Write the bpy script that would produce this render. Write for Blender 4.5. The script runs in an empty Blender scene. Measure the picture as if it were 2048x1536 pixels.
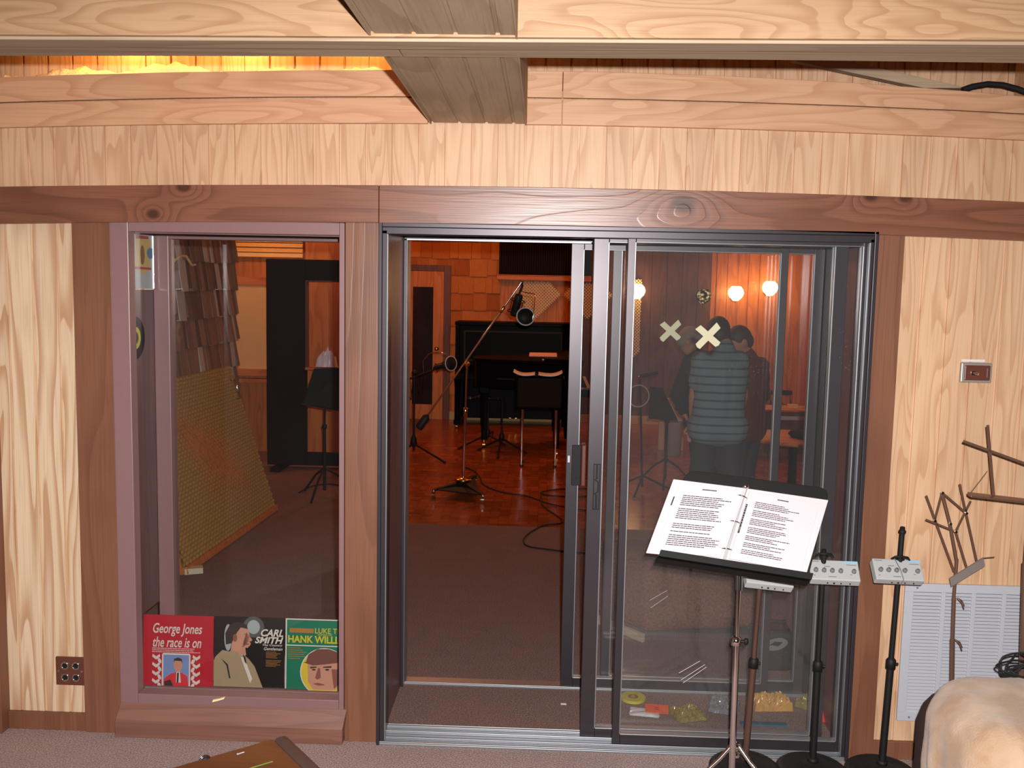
import bpy, bmesh, math, random
from mathutils import Vector, Matrix
random.seed(7)
S = bpy.context.scene
COL = S.collection
V = Vector
# ---------------------------------------------------------------- camera, light, exposure
F_PX, PITCH, YAW, ROLL, DIST, EYE = 1900.0, math.radians(5.93), math.radians(-1.76), math.radians(1.16), 3.589, 1.8056
_fw = V((math.sin(YAW)*math.cos(PITCH), math.cos(YAW)*math.cos(PITCH), -math.sin(PITCH)))
_r0 = V((math.cos(YAW), -math.sin(YAW), 0)); _u0 = _r0.cross(_fw)
CR = _r0*math.cos(ROLL)+_u0*math.sin(ROLL); CU = -_r0*math.sin(ROLL)+_u0*math.cos(ROLL); CF = _fw
CAM = V((0, -DIST, EYE))
cd = bpy.data.cameras.new('camera'); cam = bpy.data.objects.new('camera', cd); COL.objects.link(cam)
cd.sensor_width = 36; cd.lens = F_PX/2048*36; cd.clip_start = 0.05; cd.clip_end = 60
cam.matrix_world = Matrix(((CR.x, CU.x, -CF.x, CAM.x), (CR.y, CU.y, -CF.y, CAM.y), (CR.z, CU.z, -CF.z, CAM.z), (0, 0, 0, 1)))
S.camera = cam
S.view_settings.view_transform = 'Standard'; S.view_settings.look = 'None'; S.view_settings.gamma = 1
S.cycles.transparent_max_bounces = 32                       # four panes deep at the doors
S.view_settings.exposure = 0.0; S.view_settings.use_curve_mapping = False
w = bpy.data.worlds.new('world'); S.world = w; w.use_nodes = True
w.node_tree.nodes['Background'].inputs[0].default_value = (0.03, 0.025, 0.02, 1)
w.node_tree.nodes['Background'].inputs[1].default_value = 0.15
def lamp(name, loc, power, col, rad=0.05, kind='POINT', rot=None, size=None, spot=None, blend=.4):
    l = bpy.data.lights.new(name, kind); o = bpy.data.objects.new(name, l); COL.objects.link(o)
    o.location = loc; l.energy = power; l.color = col
    if kind == 'AREA':
        l.shape = 'RECTANGLE'; l.size, l.size_y = size
    else: l.shadow_soft_size = rad
    if kind == 'SPOT': l.spot_size = spot; l.spot_blend = blend
    if rot: o.rotation_euler = rot
    return o
fl = lamp('camera_flash', CAM+CR*0.05+CU*0.075, 790, (1.0, .975, .96), 0.016, 'SPOT', None, None, math.radians(96), 1.0); fl.scale = (1.7, 1, 1)
_d = (CF-CU*.2).normalized(); fl.rotation_euler = _d.to_track_quat('-Z', 'Y').to_euler()
# studio room lamps (dim, warm)
lamp('studio_lamp', (-1.2, 6.9, 2.75), 42, (1.0, .42, .13), .08)
lamp('studio_lamp', (0.9, 5.0, 2.85), 20, (1.0, .40, .12), .08)
lamp('studio_lamp', (2.6, 7.2, 2.7), 15, (1.0, .50, .22), .08)
lamp('studio_lamp', (-2.75, 5.6, 2.75), 22, (1.0, .52, .22), .06)
# lamps in the cove over the window wall
lamp('cove_lamp', (-1.62, .07, 2.76), 5.6, (1.0, .50, .14), .03)
lamp('cove_lamp', (-1.18, .07, 2.76), 5.6, (1.0, .50, .14), .03)
lamp('cove_lamp', (-.72, .07, 2.76), 2.4, (1.0, .50, .12), .03)
# ---------------------------------------------------------------- helpers
def ray(u, v): return CR*((u-1024)/F_PX)+CU*((768-v)/F_PX)+CF
def at(u, v, y):
    d = ray(u, v); return CAM+d*((y-CAM.y)/d.y)
def atz(u, v, z):
    d = ray(u, v); return CAM+d*((z-CAM.z)/d.z)
def atx(u, v, x):
    d = ray(u, v); return CAM+d*((x-CAM.x)/d.x)
def lin(c):
    c /= 255.0
    return c/12.92 if c <= .04045 else ((c+.055)/1.055)**2.4
def rgb(r, g, b, k=1): return (lin(r)*k, lin(g)*k, lin(b)*k, 1)
class MB:
    def __init__(s): s.v = []; s.f = []; s.m = []; s.s = []; s.cur = 0; s.tint = []; s.t = 0.5
    def add(s, vs, fs, smooth=False):
        n = len(s.v); s.v += [V(p) for p in vs]
        for f in fs:
            s.f.append([i+n for i in f]); s.m.append(s.cur); s.s.append(smooth); s.tint.append(s.t)
        return s
    def hexa(s, p):
        return s.add(p, [(0, 3, 2, 1), (4, 5, 6, 7), (0, 1, 5, 4), (1, 2, 6, 5), (2, 3, 7, 6), (3, 0, 4, 7)])
    def box(s, x0, x1, y0, y1, z0, z1):
        return s.hexa([(x0, y0, z0), (x1, y0, z0), (x1, y1, z0), (x0, y1, z0), (x0, y0, z1), (x1, y0, z1), (x1, y1, z1), (x0, y1, z1)])
    def obox(s, c, ax, ay, az):
        c = V(c); ax = V(ax); ay = V(ay); az = V(az)
        return s.hexa([c+ax*i+ay*j+az*k for i, j, k in ((-1, -1, -1), (1, -1, -1), (1, 1, -1), (-1, 1, -1), (-1, -1, 1), (1, -1, 1), (1, 1, 1), (-1, 1, 1))])
    def prism(s, pts, vec):
        n = len(pts); vec = V(vec); P = [V(p) for p in pts]
        return s.add(P+[p+vec for p in P], [tuple(range(n))[::-1], tuple(range(n, 2*n))]+[(i, (i+1) % n, (i+1) % n+n, i+n) for i in range(n)])
    def tube(s, pts, r, n=8, caps=True, flat=None):
        P = [V(p) for p in pts]; k = len(P); R = r if isinstance(r, (list, tuple)) else [r]*k
        ts = [((P[min(i+1, k-1)]-P[max(i-1, 0)]).normalized()) for i in range(k)]
        a = ts[0].orthogonal().normalized(); vs = []
        for i in range(k):
            a = (a-ts[i]*a.dot(ts[i]))
            a = a.normalized() if a.length > 1e-6 else ts[i].orthogonal().normalized()
            b = ts[i].cross(a)
            for j in range(n):
                t = 2*math.pi*j/n; vs.append(P[i]+(a*math.cos(t)+b*math.sin(t))*R[i])
        fs = [(i*n+j, i*n+(j+1) % n, (i+1)*n+(j+1) % n, (i+1)*n+j) for i in range(k-1) for j in range(n)]
        s.add(vs, fs, True)
        if caps: s.add(vs[:n], [tuple(range(n))[::-1]]); s.add(vs[-n:], [tuple(range(n))])
        return s
    def cyl(s, a, b, r0, r1=None, n=20): return s.tube([a, b], [r0, r0 if r1 is None else r1], n)
    def lathe(s, prof, c, ax=(0, 0, 1), n=32, smooth=True):
        ax = V(ax).normalized(); a = ax.orthogonal().normalized(); b = ax.cross(a); c = V(c); vs = []
        for r, z in prof:
            for j in range(n):
                t = 2*math.pi*j/n; vs.append(c+ax*z+(a*math.cos(t)+b*math.sin(t))*max(r, 1e-5))
        k = len(prof)
        return s.add(vs, [(i*n+j, i*n+(j+1) % n, (i+1)*n+(j+1) % n, (i+1)*n+j) for i in range(k-1) for j in range(n)], smooth)
    def ell(s, c, r, n=16, m=10, rot=None):
        c = V(c); vs = []
        for i in range(m+1):
            p = math.pi*i/m
            for j in range(n):
                t = 2*math.pi*j/n
                q = V((r[0]*math.sin(p)*math.cos(t), r[1]*math.sin(p)*math.sin(t), r[2]*math.cos(p)))
                vs.append(c+(rot @ q if rot else q))
        return s.add(vs, [(i*n+j, (i+1)*n+j, (i+1)*n+(j+1) % n, i*n+(j+1) % n) for i in range(m) for j in range(n)], True)
    def torus(s, c, R, r, ax=(0, 0, 1), n=32, m=8):
        ax = V(ax).normalized(); a = ax.orthogonal().normalized(); b = ax.cross(a); c = V(c); vs = []
        for i in range(n):
            t = 2*math.pi*i/n; d = a*math.cos(t)+b*math.sin(t)
            for j in range(m):
                q = 2*math.pi*j/m; vs.append(c+d*(R+r*math.cos(q))+ax*(r*math.sin(q)))
        return s.add(vs, [(i*m+j, ((i+1) % n)*m+j, ((i+1) % n)*m+(j+1) % m, i*m+(j+1) % m) for i in range(n) for j in range(m)], True)
def origin(o):
    p = V((0, 0, 0))
    while o: p += o.location; o = o.parent
    return p
def obj(name, mb, mats, parent=None, bevel=0, seg=2, loc=None):
    me = bpy.data.meshes.new(name); o = bpy.data.objects.new(name, me); COL.objects.link(o)
    if loc is not None: o.location = V(loc)
    if parent: o.parent = parent
    L = origin(o)
    me.from_pydata([p-L for p in mb.v], [], mb.f)
    for m in (mats if isinstance(mats, (list, tuple)) else [mats]): me.materials.append(m)
    me.polygons.foreach_set('material_index', mb.m); me.polygons.foreach_set('use_smooth', mb.s)
    at_ = me.attributes.new('tint', 'FLOAT', 'FACE'); at_.data.foreach_set('value', mb.tint)
    me.update()
    bm = bmesh.new(); bm.from_mesh(me); bmesh.ops.recalc_face_normals(bm, faces=bm.faces); bm.to_mesh(me); bm.free()
    if bevel:
        b = o.modifiers.new('bevel', 'BEVEL'); b.width = bevel; b.segments = seg; b.limit_method = 'ANGLE'; b.angle_limit = math.radians(40)
    return o
def thing(name, label, cat, loc, group=None):
    o = bpy.data.objects.new(name, None); COL.objects.link(o); o.location = loc; o.empty_display_size = .05
    return tag(o, label, cat, group)
def tag(o, label, cat, group=None):
    o['label'] = label; o['category'] = cat
    if group: o['group'] = group
    return o
def struct(name, mb, mats, bevel=0, label=None, parent=None):
    o = obj(name, mb, mats, parent, bevel)
    if not parent: o['kind'] = 'structure'
    if label: o['label'] = label
    return o
def bow(o, fn, n_=12, x0=-2.2, x1=2.7):
    bm = bmesh.new(); bm.from_mesh(o.data)
    for i in range(1, n_):
        bmesh.ops.bisect_plane(bm, geom=bm.verts[:]+bm.edges[:]+bm.faces[:], plane_co=(x0+(x1-x0)*i/n_, 0, 0), plane_no=(1, 0, 0))
    for v in bm.verts: v.co.z += fn(v.co.x, v.co.y, v.co.z)
    bm.to_mesh(o.data); bm.free(); return o
def sroot(name, loc, label=None):
    o = bpy.data.objects.new(name, None); COL.objects.link(o); o.location = loc; o['kind'] = 'structure'
    if label: o['label'] = label
    return o
# ---------------------------------------------------------------- materials
class N:
    def __init__(s, name):
        s.m = bpy.data.materials.new(name); s.m.use_nodes = True; s.t = s.m.node_tree; s.t.nodes.clear()
        s.out = s.t.nodes.new('ShaderNodeOutputMaterial')
    def n(s, kind, **kw):
        x = s.t.nodes.new('ShaderNode'+kind)
        for k, v in kw.items():
            if k.startswith('i_'):
                key = k[2:]; key = int(key) if key.isdigit() else key.replace('_', ' ')
                if isinstance(v, bpy.types.NodeSocket): s.t.links.new(v, x.inputs[key])
                else: x.inputs[key].default_value = v
            else: setattr(x, k, v)
        return x
    def math(s, op, a, b=None, c=None):
        x = s.t.nodes.new('ShaderNodeMath'); x.operation = op
        for i, q in enumerate((a, b, c)):
            if q is None: continue
            if isinstance(q, bpy.types.NodeSocket): s.t.links.new(q, x.inputs[i])
            else: x.inputs[i].default_value = q
        return x.outputs[0]
    def mix(s, f, a, b, blend='MIX'):
        x = s.t.nodes.new('ShaderNodeMix'); x.data_type = 'RGBA'; x.blend_type = blend
        for key, q in ((0, f), (6, a), (7, b)):
            if isinstance(q, bpy.types.NodeSocket): s.t.links.new(q, x.inputs[key])
            else: x.inputs[key].default_value = q
        return x.outputs[2]
    def noise(s, vec, scale, detail=2, rough=.5, dist=0):
        return s.n('TexNoise', i_Vector=vec, i_Scale=scale, i_Detail=detail, i_Roughness=rough, i_Distortion=dist).outputs[0]
    def coord(s, scale=(1, 1, 1), loc=(0, 0, 0), rot=(0, 0, 0)):
        tc = s.n('TexCoord'); mp = s.n('Mapping', i_Vector=tc.outputs['Object'])
        mp.inputs['Scale'].default_value = scale; mp.inputs['Location'].default_value = loc; mp.inputs['Rotation'].default_value = rot
        return mp.outputs[0]
    def sstep(s, x, a, b):
        r = s.n('MapRange', i_Value=x); r.interpolation_type = 'SMOOTHSTEP'
        r.inputs['From Min'].default_value = a; r.inputs['From Max'].default_value = b
        return r.outputs[0]
    def bsdf(s, col, rough=.5, metal=0, spec=.5, bump=None, bstr=.3, bdist=.01, coat=0, **kw):
        b = s.n('BsdfPrincipled')
        for k, q in (('Base Color', col), ('Roughness', rough), ('Metallic', metal), ('Specular IOR Level', spec), ('Coat Weight', coat)):
            if isinstance(q, bpy.types.NodeSocket): s.t.links.new(q, b.inputs[k])
            else: b.inputs[k].default_value = q
        for k, q in kw.items(): b.inputs[k.replace('_', ' ')].default_value = q
        if bump is not None:
            bp = s.n('Bump', i_Height=bump); bp.inputs['Strength'].default_value = bstr; bp.inputs['Distance'].default_value = bdist
            s.t.links.new(bp.outputs[0], b.inputs['Normal'])
        s.t.links.new(b.outputs[0], s.out.inputs[0]); s.b = b
        return s.m
def plain(name, c, rough=.5, metal=0, spec=.5, var=.12, vs=12, bump=0, coat=0, **kw):
    k = N(name); nz = k.noise(k.coord(), vs, 3, .6)
    c2 = tuple(x*(1-var) for x in c[:3])+(1,); c1 = tuple(min(1, x*(1+var)) for x in c[:3])+(1,)
    col = k.mix(nz, c2, c1)
    return k.bsdf(col, rough, metal, spec, nz if bump else None, bump, .004, coat, **kw)
AX = {'X': 0, 'Y': 1, 'Z': 2}
def wood(name, light, dark, axis='Z', scale=3.2, lines=9, stretch=6, contrast=.55, rough=.55, spec=.35, pitch=None, paxis='X', phase=0, knots=(), blotch=.25, dark2=None, coat=0, fine=.35, tint=0):
    k = N(name)
    sc = [1, 1, 1]; sc[AX[axis]] = 1.0/stretch
    tc = k.n('TexCoord').outputs['Object']
    mp = k.n('Mapping', i_Vector=tc); mp.inputs['Scale'].default_value = sc
    vec = mp.outputs[0]
    field = k.noise(vec, scale, 1.5, .45, .15)
    f = k.math('MULTIPLY', field, lines)
    plank = None
    if pitch:
        sp = k.n('SeparateXYZ', i_Vector=tc)
        idx = k.math('FLOOR', k.math('DIVIDE', k.math('ADD', sp.outputs[AX[paxis]], 100*pitch-phase), pitch))
        wn = k.n('TexWhiteNoise', noise_dimensions='1D'); k.t.links.new(idx, wn.inputs['W'])
        plank = wn.outputs[0]
        off = k.n('Combine' 'XYZ', i_X=k.math('MULTIPLY', plank, 7.0), i_Y=k.math('MULTIPLY', plank, 3.1), i_Z=k.math('MULTIPLY', plank, 5.3))
        va = k.n('VectorMath', operation='ADD'); k.t.links.new(vec, va.inputs[0]); k.t.links.new(off.outputs[0], va.inputs[1])
        mk = k.math('GREATER_THAN', plank, .45)
        f2 = k.math('MULTIPLY', k.noise(va.outputs[0], scale*1.3, 1.5, .45, .15), lines)
        f = k.math('ADD', k.math('MULTIPLY', f, k.math('SUBTRACT', 1, mk)), k.math('MULTIPLY', f2, mk))
    kd = None
    for kp, ks in knots:
        df = k.n('VectorMath', operation='SUBTRACT'); k.t.links.new(tc, df.inputs[0]); df.inputs[1].default_value = kp
        sq = [1, 1, 1]; sq[AX[axis]] = .7
        ml = k.n('VectorMath', operation='MULTIPLY'); k.t.links.new(df.outputs[0], ml.inputs[0]); ml.inputs[1].default_value = sq
        ln = k.n('VectorMath', operation='LENGTH'); k.t.links.new(ml.outputs[0], ln.inputs[0])
        g = k.math('POWER', 2.718, k.math('MULTIPLY', k.math('POWER', k.math('DIVIDE', ln.outputs['Value'], ks*2.2), 2), -1))
        f = k.math('ADD', f, k.math('MULTIPLY', g, 3.5))
        c = k.math('SUBTRACT', 1, k.sstep(ln.outputs['Value'], ks*.45, ks*1.1))
        kd = c if kd is None else k.math('MAXIMUM', kd, c)
    fr = k.math('FRACT', f)
    ring = k.math('MULTIPLY', k.sstep(fr, .35, .93), k.math('SUBTRACT', 1, k.sstep(fr, .93, 1.0)))
    fs = [60, 60, 60]; fs[AX[axis]] = 1.6
    mp2 = k.n('Mapping', i_Vector=tc); mp2.inputs['Scale'].default_value = fs
    fn = k.noise(mp2.outputs[0], 2.2, 2, .6)
    bl = k.noise(tc, 2.3, 2, .5)
    col = k.mix(k.math('MULTIPLY', ring, contrast), light, dark)
    col = k.mix(k.math('MULTIPLY', k.sstep(fn, .45, .75), fine), col, dark)
    d2 = dark2 or tuple(x*.72 for x in dark[:3])+(1,)
    col = k.mix(k.math('MULTIPLY', k.sstep(bl, .45, .8), blotch), col, d2)
    if plank is not None: col = k.mix(k.math('MULTIPLY', plank, .22), col, d2)
    if tint:
        a = k.n('Attribute', attribute_name='tint'); col = k.mix(k.math('MULTIPLY', a.outputs['Fac'], tint), col, d2)
    if kd is not None: col = k.mix(k.math('MULTIPLY', kd, .75), col, tuple(x*.3 for x in dark[:3])+(1,))
    h = k.math('ADD', k.math('MULTIPLY', ring, -.4), k.math('MULTIPLY', fn, -.6))
    return k.bsdf(col, rough, 0, spec, h, .25, .003, coat)
def glass_mat(name, dust_haze=.03, spots=0, tintc=(.984, .988, .985, 1), spotpos=None):
    k = N(name)
    g = k.n('NewGeometry')
    dt = k.n('VectorMath', operation='DOT_PRODUCT'); k.t.links.new(g.outputs['Incoming'], dt.inputs[0]); k.t.links.new(g.outputs['Normal'], dt.inputs[1])
    c = k.math('ABSOLUTE', dt.outputs['Value'])
    fr = k.math('ADD', .022, k.math('MULTIPLY', .978, k.math('POWER', k.math('SUBTRACT', 1, c), 5)))
    tr = k.n('BsdfTransparent'); tr.inputs[0].default_value = tintc
    gl = k.n('BsdfGlossy'); gl.inputs['Roughness'].default_value = 0.02; gl.inputs['Color'].default_value = (1, 1, 1, 1)
    m1 = k.n('MixShader', i_0=fr, i_1=tr.outputs[0], i_2=gl.outputs[0])
    df = k.n('BsdfDiffuse'); df.inputs[0].default_value = (.8, .8, .82, 1)
    d = k.math('MULTIPLY', k.noise(k.coord((1, 1, .5)), 2.4, 4, .6), dust_haze*2)
    if spots:
        vo = k.n('TexVoronoi', i_Vector=k.coord(), i_Scale=60.0); sp = k.math('SUBTRACT', 1, k.sstep(vo.outputs['Distance'], .02, .16))
        gate = k.sstep(k.noise(k.coord((1, 1, .7)), 5, 3, .6), .5, .72)
        d = k.math('ADD', d, k.math('MULTIPLY', k.math('MULTIPLY', sp, gate), spots))
    m2 = k.n('MixShader', i_0=d, i_1=m1.outputs[0], i_2=df.outputs[0])
    k.t.links.new(m2.outputs[0], k.out.inputs[0])
    return k.m
def carpet(name, c, c2, sc=220, bs=.6):
    k = N(name); v = k.coord(); a = k.noise(v, sc, 2, .7); b = k.noise(v, 9, 3, .6)
    col = k.mix(k.sstep(a, .35, .68), c2, c); col = k.mix(k.math('MULTIPLY', b, .35), col, tuple(x*.75 for x in c2[:3])+(1,))
    return k.bsdf(col, .95, 0, .1, a, bs, .008)
def emit(name, c, st):
    k = N(name); e = k.n('Emission'); e.inputs[0].default_value = c; e.inputs[1].default_value = st
    k.t.links.new(e.outputs[0], k.out.inputs[0]); return k.m
def parquet(name):
    k = N(name); v = k.coord((3.3, 3.3, 3.3)); ck = k.n('TexChecker', i_Vector=v); ck.inputs['Scale'].default_value = 1
    br = k.n('TexBrick', i_Vector=k.coord((1, 1, 1)), i_Scale=3.3); br.inputs['Color1'].default_value = (.24, .24, .24, 1); br.inputs['Color2'].default_value = (.9, .9, .9, 1)
    br.inputs['Mortar Size'].default_value = .006; br.inputs['Mortar'].default_value = (0, 0, 0, 1)
    br2 = k.n('TexBrick', i_Vector=k.coord((1, 1, 1), rot=(0, 0, math.pi/2)), i_Scale=3.3); br2.inputs['Color1'].default_value = (.2, .2, .2, 1); br2.inputs['Color2'].default_value = (.8, .8, .8, 1)
    br2.inputs['Mortar Size'].default_value = .006; br2.inputs['Mortar'].default_value = (0, 0, 0, 1)
    q = k.mix(ck.outputs['Fac'], br.outputs['Color'], br2.outputs['Color'])
    g = k.noise(k.coord((4, 40, 4)), 3, 2, .5)
    col = k.mix(q, rgb(132, 62, 28), rgb(196, 104, 50)); col = k.mix(k.math('MULTIPLY', g, .5), col, rgb(110, 50, 24))
    return k.bsdf(col, .22, 0, .5, g, .05, .002)
PLY_L, PLY_D = rgb(214, 176, 141), rgb(182, 134, 98)
GP = .0985
m_ply = wood('plywood_grooved', PLY_L, PLY_D, 'Z', 9.0, 10, 10, .55, .5, .4, GP, 'X', .02)
m_plyl = wood('plywood_grooved_pale', rgb(222, 196, 164), rgb(178, 128, 92), 'Z', 8, 8, 13, .75, .5, .4, GP, 'X', .02)
m_plyx = wood('plywood_board', rgb(212, 166, 130), rgb(184, 130, 94), 'X', 8, 11, 6, .5, .5, .4, tint=.2)
m_fasc = wood('plywood_fascia', rgb(184, 147, 112), rgb(156, 114, 80), 'X', 10, 13, 5, .62, .5, .4)
m_soff = wood('plywood_soffit', rgb(176, 152, 126), rgb(140, 112, 86), 'Y', 4.5, 7, 6, .4, .6, .3)
m_batt = wood('plain_board', rgb(180, 158, 132), rgb(140, 112, 88), 'X', 12, 5, 20, .4, .6, .3)
m_brnz = wood('brown_board_upright', rgb(126, 82, 60), rgb(96, 58, 41), 'Z', 7, 5, 12, .4, .42, .45, blotch=.4)
m_sillw = wood('brown_board_sill', rgb(130, 90, 76), rgb(98, 62, 50), 'X', 8, 5, 10, .4, .5, .4, knots=(((-1.22, -.03, .1), .022), ((-.9, -.03, .1), .018)))
K = []
for u, v, s in ((305, 428, .024), (366, 373, .024), (1367, 408, .040), (1742, 392, .024), (1812, 396, .022)):
    p = at(u, v, -.05); K.append(((p.x, p.y, p.z), s))
m_hdr = wood('brown_board_header', rgb(130, 84, 64), rgb(92, 54, 40), 'X', 6, 7, 9, .5, .34, .5, knots=K, blotch=.35)
m_mauve = plain('mauve_paint', rgb(132, 100, 100), .38, spec=.5, var=.05, vs=30, bump=.05)
m_mauvew = wood('mauve_stained_wood', rgb(112, 80, 78), rgb(90, 62, 62), 'Z', 12, 5, 14, .4, .4, .4)
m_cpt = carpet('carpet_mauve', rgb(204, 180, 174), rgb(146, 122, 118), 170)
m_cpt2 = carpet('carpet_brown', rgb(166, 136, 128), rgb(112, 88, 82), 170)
m_alu = plain('bronze_aluminium', rgb(62, 56, 60), .36, .45, .5, .1, 25)
m_alud = plain('dark_bronze_aluminium', rgb(60, 52, 55), .34, .3, .5, .1, 25)
m_silv = plain('mill_aluminium', rgb(150, 152, 156), .42, .7, .5, .06, 40)
m_glass = glass_mat('clear_glass', .0015)
m_glassd = glass_mat('dusty_hazy_glass', .007, .14)  # diffuse layer is dust plus painted-in haze of the reflected room
m_blk = plain('black_metal', rgb(22, 20, 20), .6, 0, .3)
m_blkg = plain('gloss_black', rgb(9, 8, 9), .4, 0, .04)
m_rub = plain('black_rubber', rgb(30, 29, 30), .6, 0, .3, bump=.1)
m_chr = plain('chrome', rgb(225, 222, 220), .12, 1, .5, .03)
m_brass = plain('brass', rgb(214, 168, 90), .25, 1)
m_white = plain('white_enamel', rgb(180, 181, 188), .4, 0, .5, .03)
m_paper = plain('white_paper', rgb(214, 204, 208), .7, 0, .2, .02)
m_ink = plain('dark_ink', rgb(70, 62, 70), .8, 0, .1)
m_grey = plain('grey_plastic', rgb(178, 178, 177), .45, 0, .4, .03)
m_greyd = plain('dark_grey_plastic', rgb(112, 112, 114), .5, 0, .4, .03)  # darker grey for knobs, screws, straps and printed marks
m_tape = plain('masking_tape', rgb(190, 184, 156), .7, 0, .2, .06)
m_cream = plain('cream_panel', rgb(230, 190, 130), .8, 0, .2, .05)
m_parq = parquet('parquet_floor')
m_brown = plain('brown_plastic', rgb(96, 52, 40), .35, 0, .5)
m_plast = plain('clear_plastic_film', rgb(205, 200, 205), .12, 0, .6, .2, 40)
# ---------------------------------------------------------------- the setting
def grooved(mb, x0, x1, z0, z1, y, pitch=GP, gw=.009, gd=.009, phase=.02, along='Z'):
    # boards facing -y (along Z) or facing down (along Y: x0..x1 across, z0..z1 are y limits, y is the height)
    xs = [x0]; n = math.ceil((x0-phase)/pitch)
    prof = [(x0, 0)]
    while n*pitch+phase < x1:
        g = n*pitch+phase
        if g-gw/2 > x0 and g+gw/2 < x1: prof += [(g-gw/2, 0), (g-gw/2+.0012, gd), (g+gw/2-.0012, gd), (g+gw/2, 0)]
        n += 1
    prof.append((x1, 0)); a = []; b = []
    for x, d in prof:
        if along == 'Z': a.append((x, y+d, z0)); b.append((x, y+d, z1))
        else: a.append((x, z0, y+d)); b.append((x, z1, y+d))
    k = len(prof)
    mb.add(a+b, [(i, i+1, k+i+1, k+i) for i in range(k-1)])
def flr(name, x0, x1, y0, y1, m, lab):
    struct(name, MB().box(x0, x1, y0, y1, -.1, 0), m, label=lab)
flr('floor', -2.4, 2.7, -6, 0.0, m_cpt, 'mauve speckled carpet in front of the window wall')
flr('floor_threshold', -3.4, 4.3, 0.0, 3.42, m_cpt2, 'dark brown carpet between and behind the two door frames')
flr('floor_studio_carpet', -3.4, -1.45, 3.42, 9.1, m_cpt2, 'dark brown carpet at the left of the far room')
flr('floor_studio', -1.45, 4.3, 3.42, 9.1, m_parq, 'glossy reddish parquet floor of the far room')
W = MB()
W.cur = 0; grooved(W, -2.2, -1.75, .05, 2.05, 0)
W.cur = 1; grooved(W, -2.6, 2.7, 2.13, 2.40, 0); grooved(W, 1.30, 2.7, .03, 2.05, 0)
W.cur = 1
for x0, x1, y0, y1, z0, z1 in ((-2.6, -1.80, .006, .6, 0, 2.52), (-1.80, -1.76, .006, .6, .365, 2.52), (-1.76, -1.66, .006, .1, 0, 2.05), (-.755, -.70, .006, .1, 0, 2.05), (-.70, -.62, .006, .6, 0, 2.52), (1.225, 2.7, .006, .6, 0, 2.52),
                               (-1.76, -.70, .006, .6, 2.035, 2.52), (-.62, 1.225, .006, .6, 2.035, 2.52)):
    W.box(x0, x1, y0, y1, z0, z1)
grooved(W, -2.6, 2.7, 2.52, 3.2, .22, phase=-.01)
W.box(-2.6, 2.7, .232, .6, 2.52, 3.2)
struct('wall_front', W, [m_plyl, m_ply], label='vertical grooved plywood wall with the window and sliding door')
m_room = plain('grey_wall_cloth', rgb(120, 116, 112), .9, 0, .1)
struct('wall_left', MB().box(-2.3, -2.13, -6, 0, 0, 3.2), m_room)
struct('wall_right', MB().box(2.6, 2.75, -6, 0, 0, 3.2), m_room)
struct('wall_back', MB().box(-2.3, 2.75, -6.1, -6, 0, 3.2), m_room)
struct('ceiling', MB().box(-2.6, 2.75, -6.1, .6, 3.2, 3.3), m_plyx)
n = [0]
def trim(mb, m, lab, bev=.002):
    n[0] += 1; return struct('trim_%d' % n[0], mb, m, bev, lab)
trim(MB().box(-1.783, -1.635, -.022, .004, 0, 2.03), m_brnz, 'brown stained post at the left of the fixed window')
trim(MB().box(-.744, -.616, -.022, .004, 0, 2.03), m_brnz, 'brown stained post between window and sliding door')
trim(MB().box(1.222, 1.322, -.022, .004, 0, 2.03), m_brnz, 'brown stained post at the right of the sliding door')
hb = lambda x, y, z: .008-.029*(x/1.95)**2
bow(trim(MB().box(-2.13, -.616, -.045, .004, 2.022, 2.158), m_hdr, 'left length of the brown header board'), hb)
bow(trim(MB().box(-.614, 2.6, -.045, .004, 2.020, 2.158), m_hdr, 'right length of the brown header board'), hb)
trim(MB().box(-2.13, -2.098, -.06, .004, 0, 2.02), m_brnz, 'brown corner board at the left edge')
struct('baseboard_left', MB().box(-2.098, -1.783, -.014, .004, 0, .072), m_brnz, .002)
struct('baseboard_right', MB().box(1.322, 2.6, -.014, .004, 0, .072), m_brnz, .002)
def ledge(x0, x1, lab):
    b = MB(); b.t = random.random(); b.box(x0, x1, -.02, .003, 2.383, 2.474); b.t = random.random(); b.box(x0, x1, -.02, .003, 2.480, 2.575)
    bow(trim(b, m_plyx, lab), lambda x, y, z: .012-(.037+.008*(z-2.383)/.19)*(x/1.95)**2-(.033*(x/1.75)**2 if x > 0 and z > 2.55 else 0))
ledge(-2.13, -.44, 'two plywood strips under the lit cove, left run')
ledge(-.075, .053, 'short plywood blocks beside the grooved soffit')
ledge(.055, 2.6, 'two plywood strips under the cove, right run')
# crossing soffit and cove beam
Bm = MB(); grooved(Bm, -.43, -.075, -2.3, -.022, 2.396, pitch=.1, gw=.012, gd=.005, phase=-.322, along='Y')
Bm.hexa([(-.43, -2.3, 2.391), (-.43, -.022, 2.391), (-.43, -.022, 2.8), (-.43, -2.3, 2.8), (-.425, -2.3, 2.391), (-.425, -.022, 2.391), (-.425, -.022, 2.8), (-.425, -2.3, 2.8)])
Bm.box(-.08, -.075, -2.3, -.022, 2.391, 2.8); Bm.box(-.425, -.08, -2.3, -.022, 2.404, 2.416)
trim(Bm, m_soff, 'grooved plywood soffit running from the room to the wall', 0)
cb_ = lambda x, y, z: .006+.008*x/1.2 if y < -1.167 else (.018+.006*x/1.2-.004*(x/1.2)**2)
bow(trim(MB().box(-2.13, 2.6, -1.262, -1.244, 2.386, 3.0), m_fasc, 'tall plywood fascia of the cove beam'), cb_)
b = MB(); b.box(-2.13, 2.6, -1.244, -1.168, 2.379, 2.399); b.t = .9; b.box(-2.13, -.38, -1.166, -1.058, 2.374, 2.396); b.box(-.377, 2.6, -1.166, -1.058, 2.374, 2.396)
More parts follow.
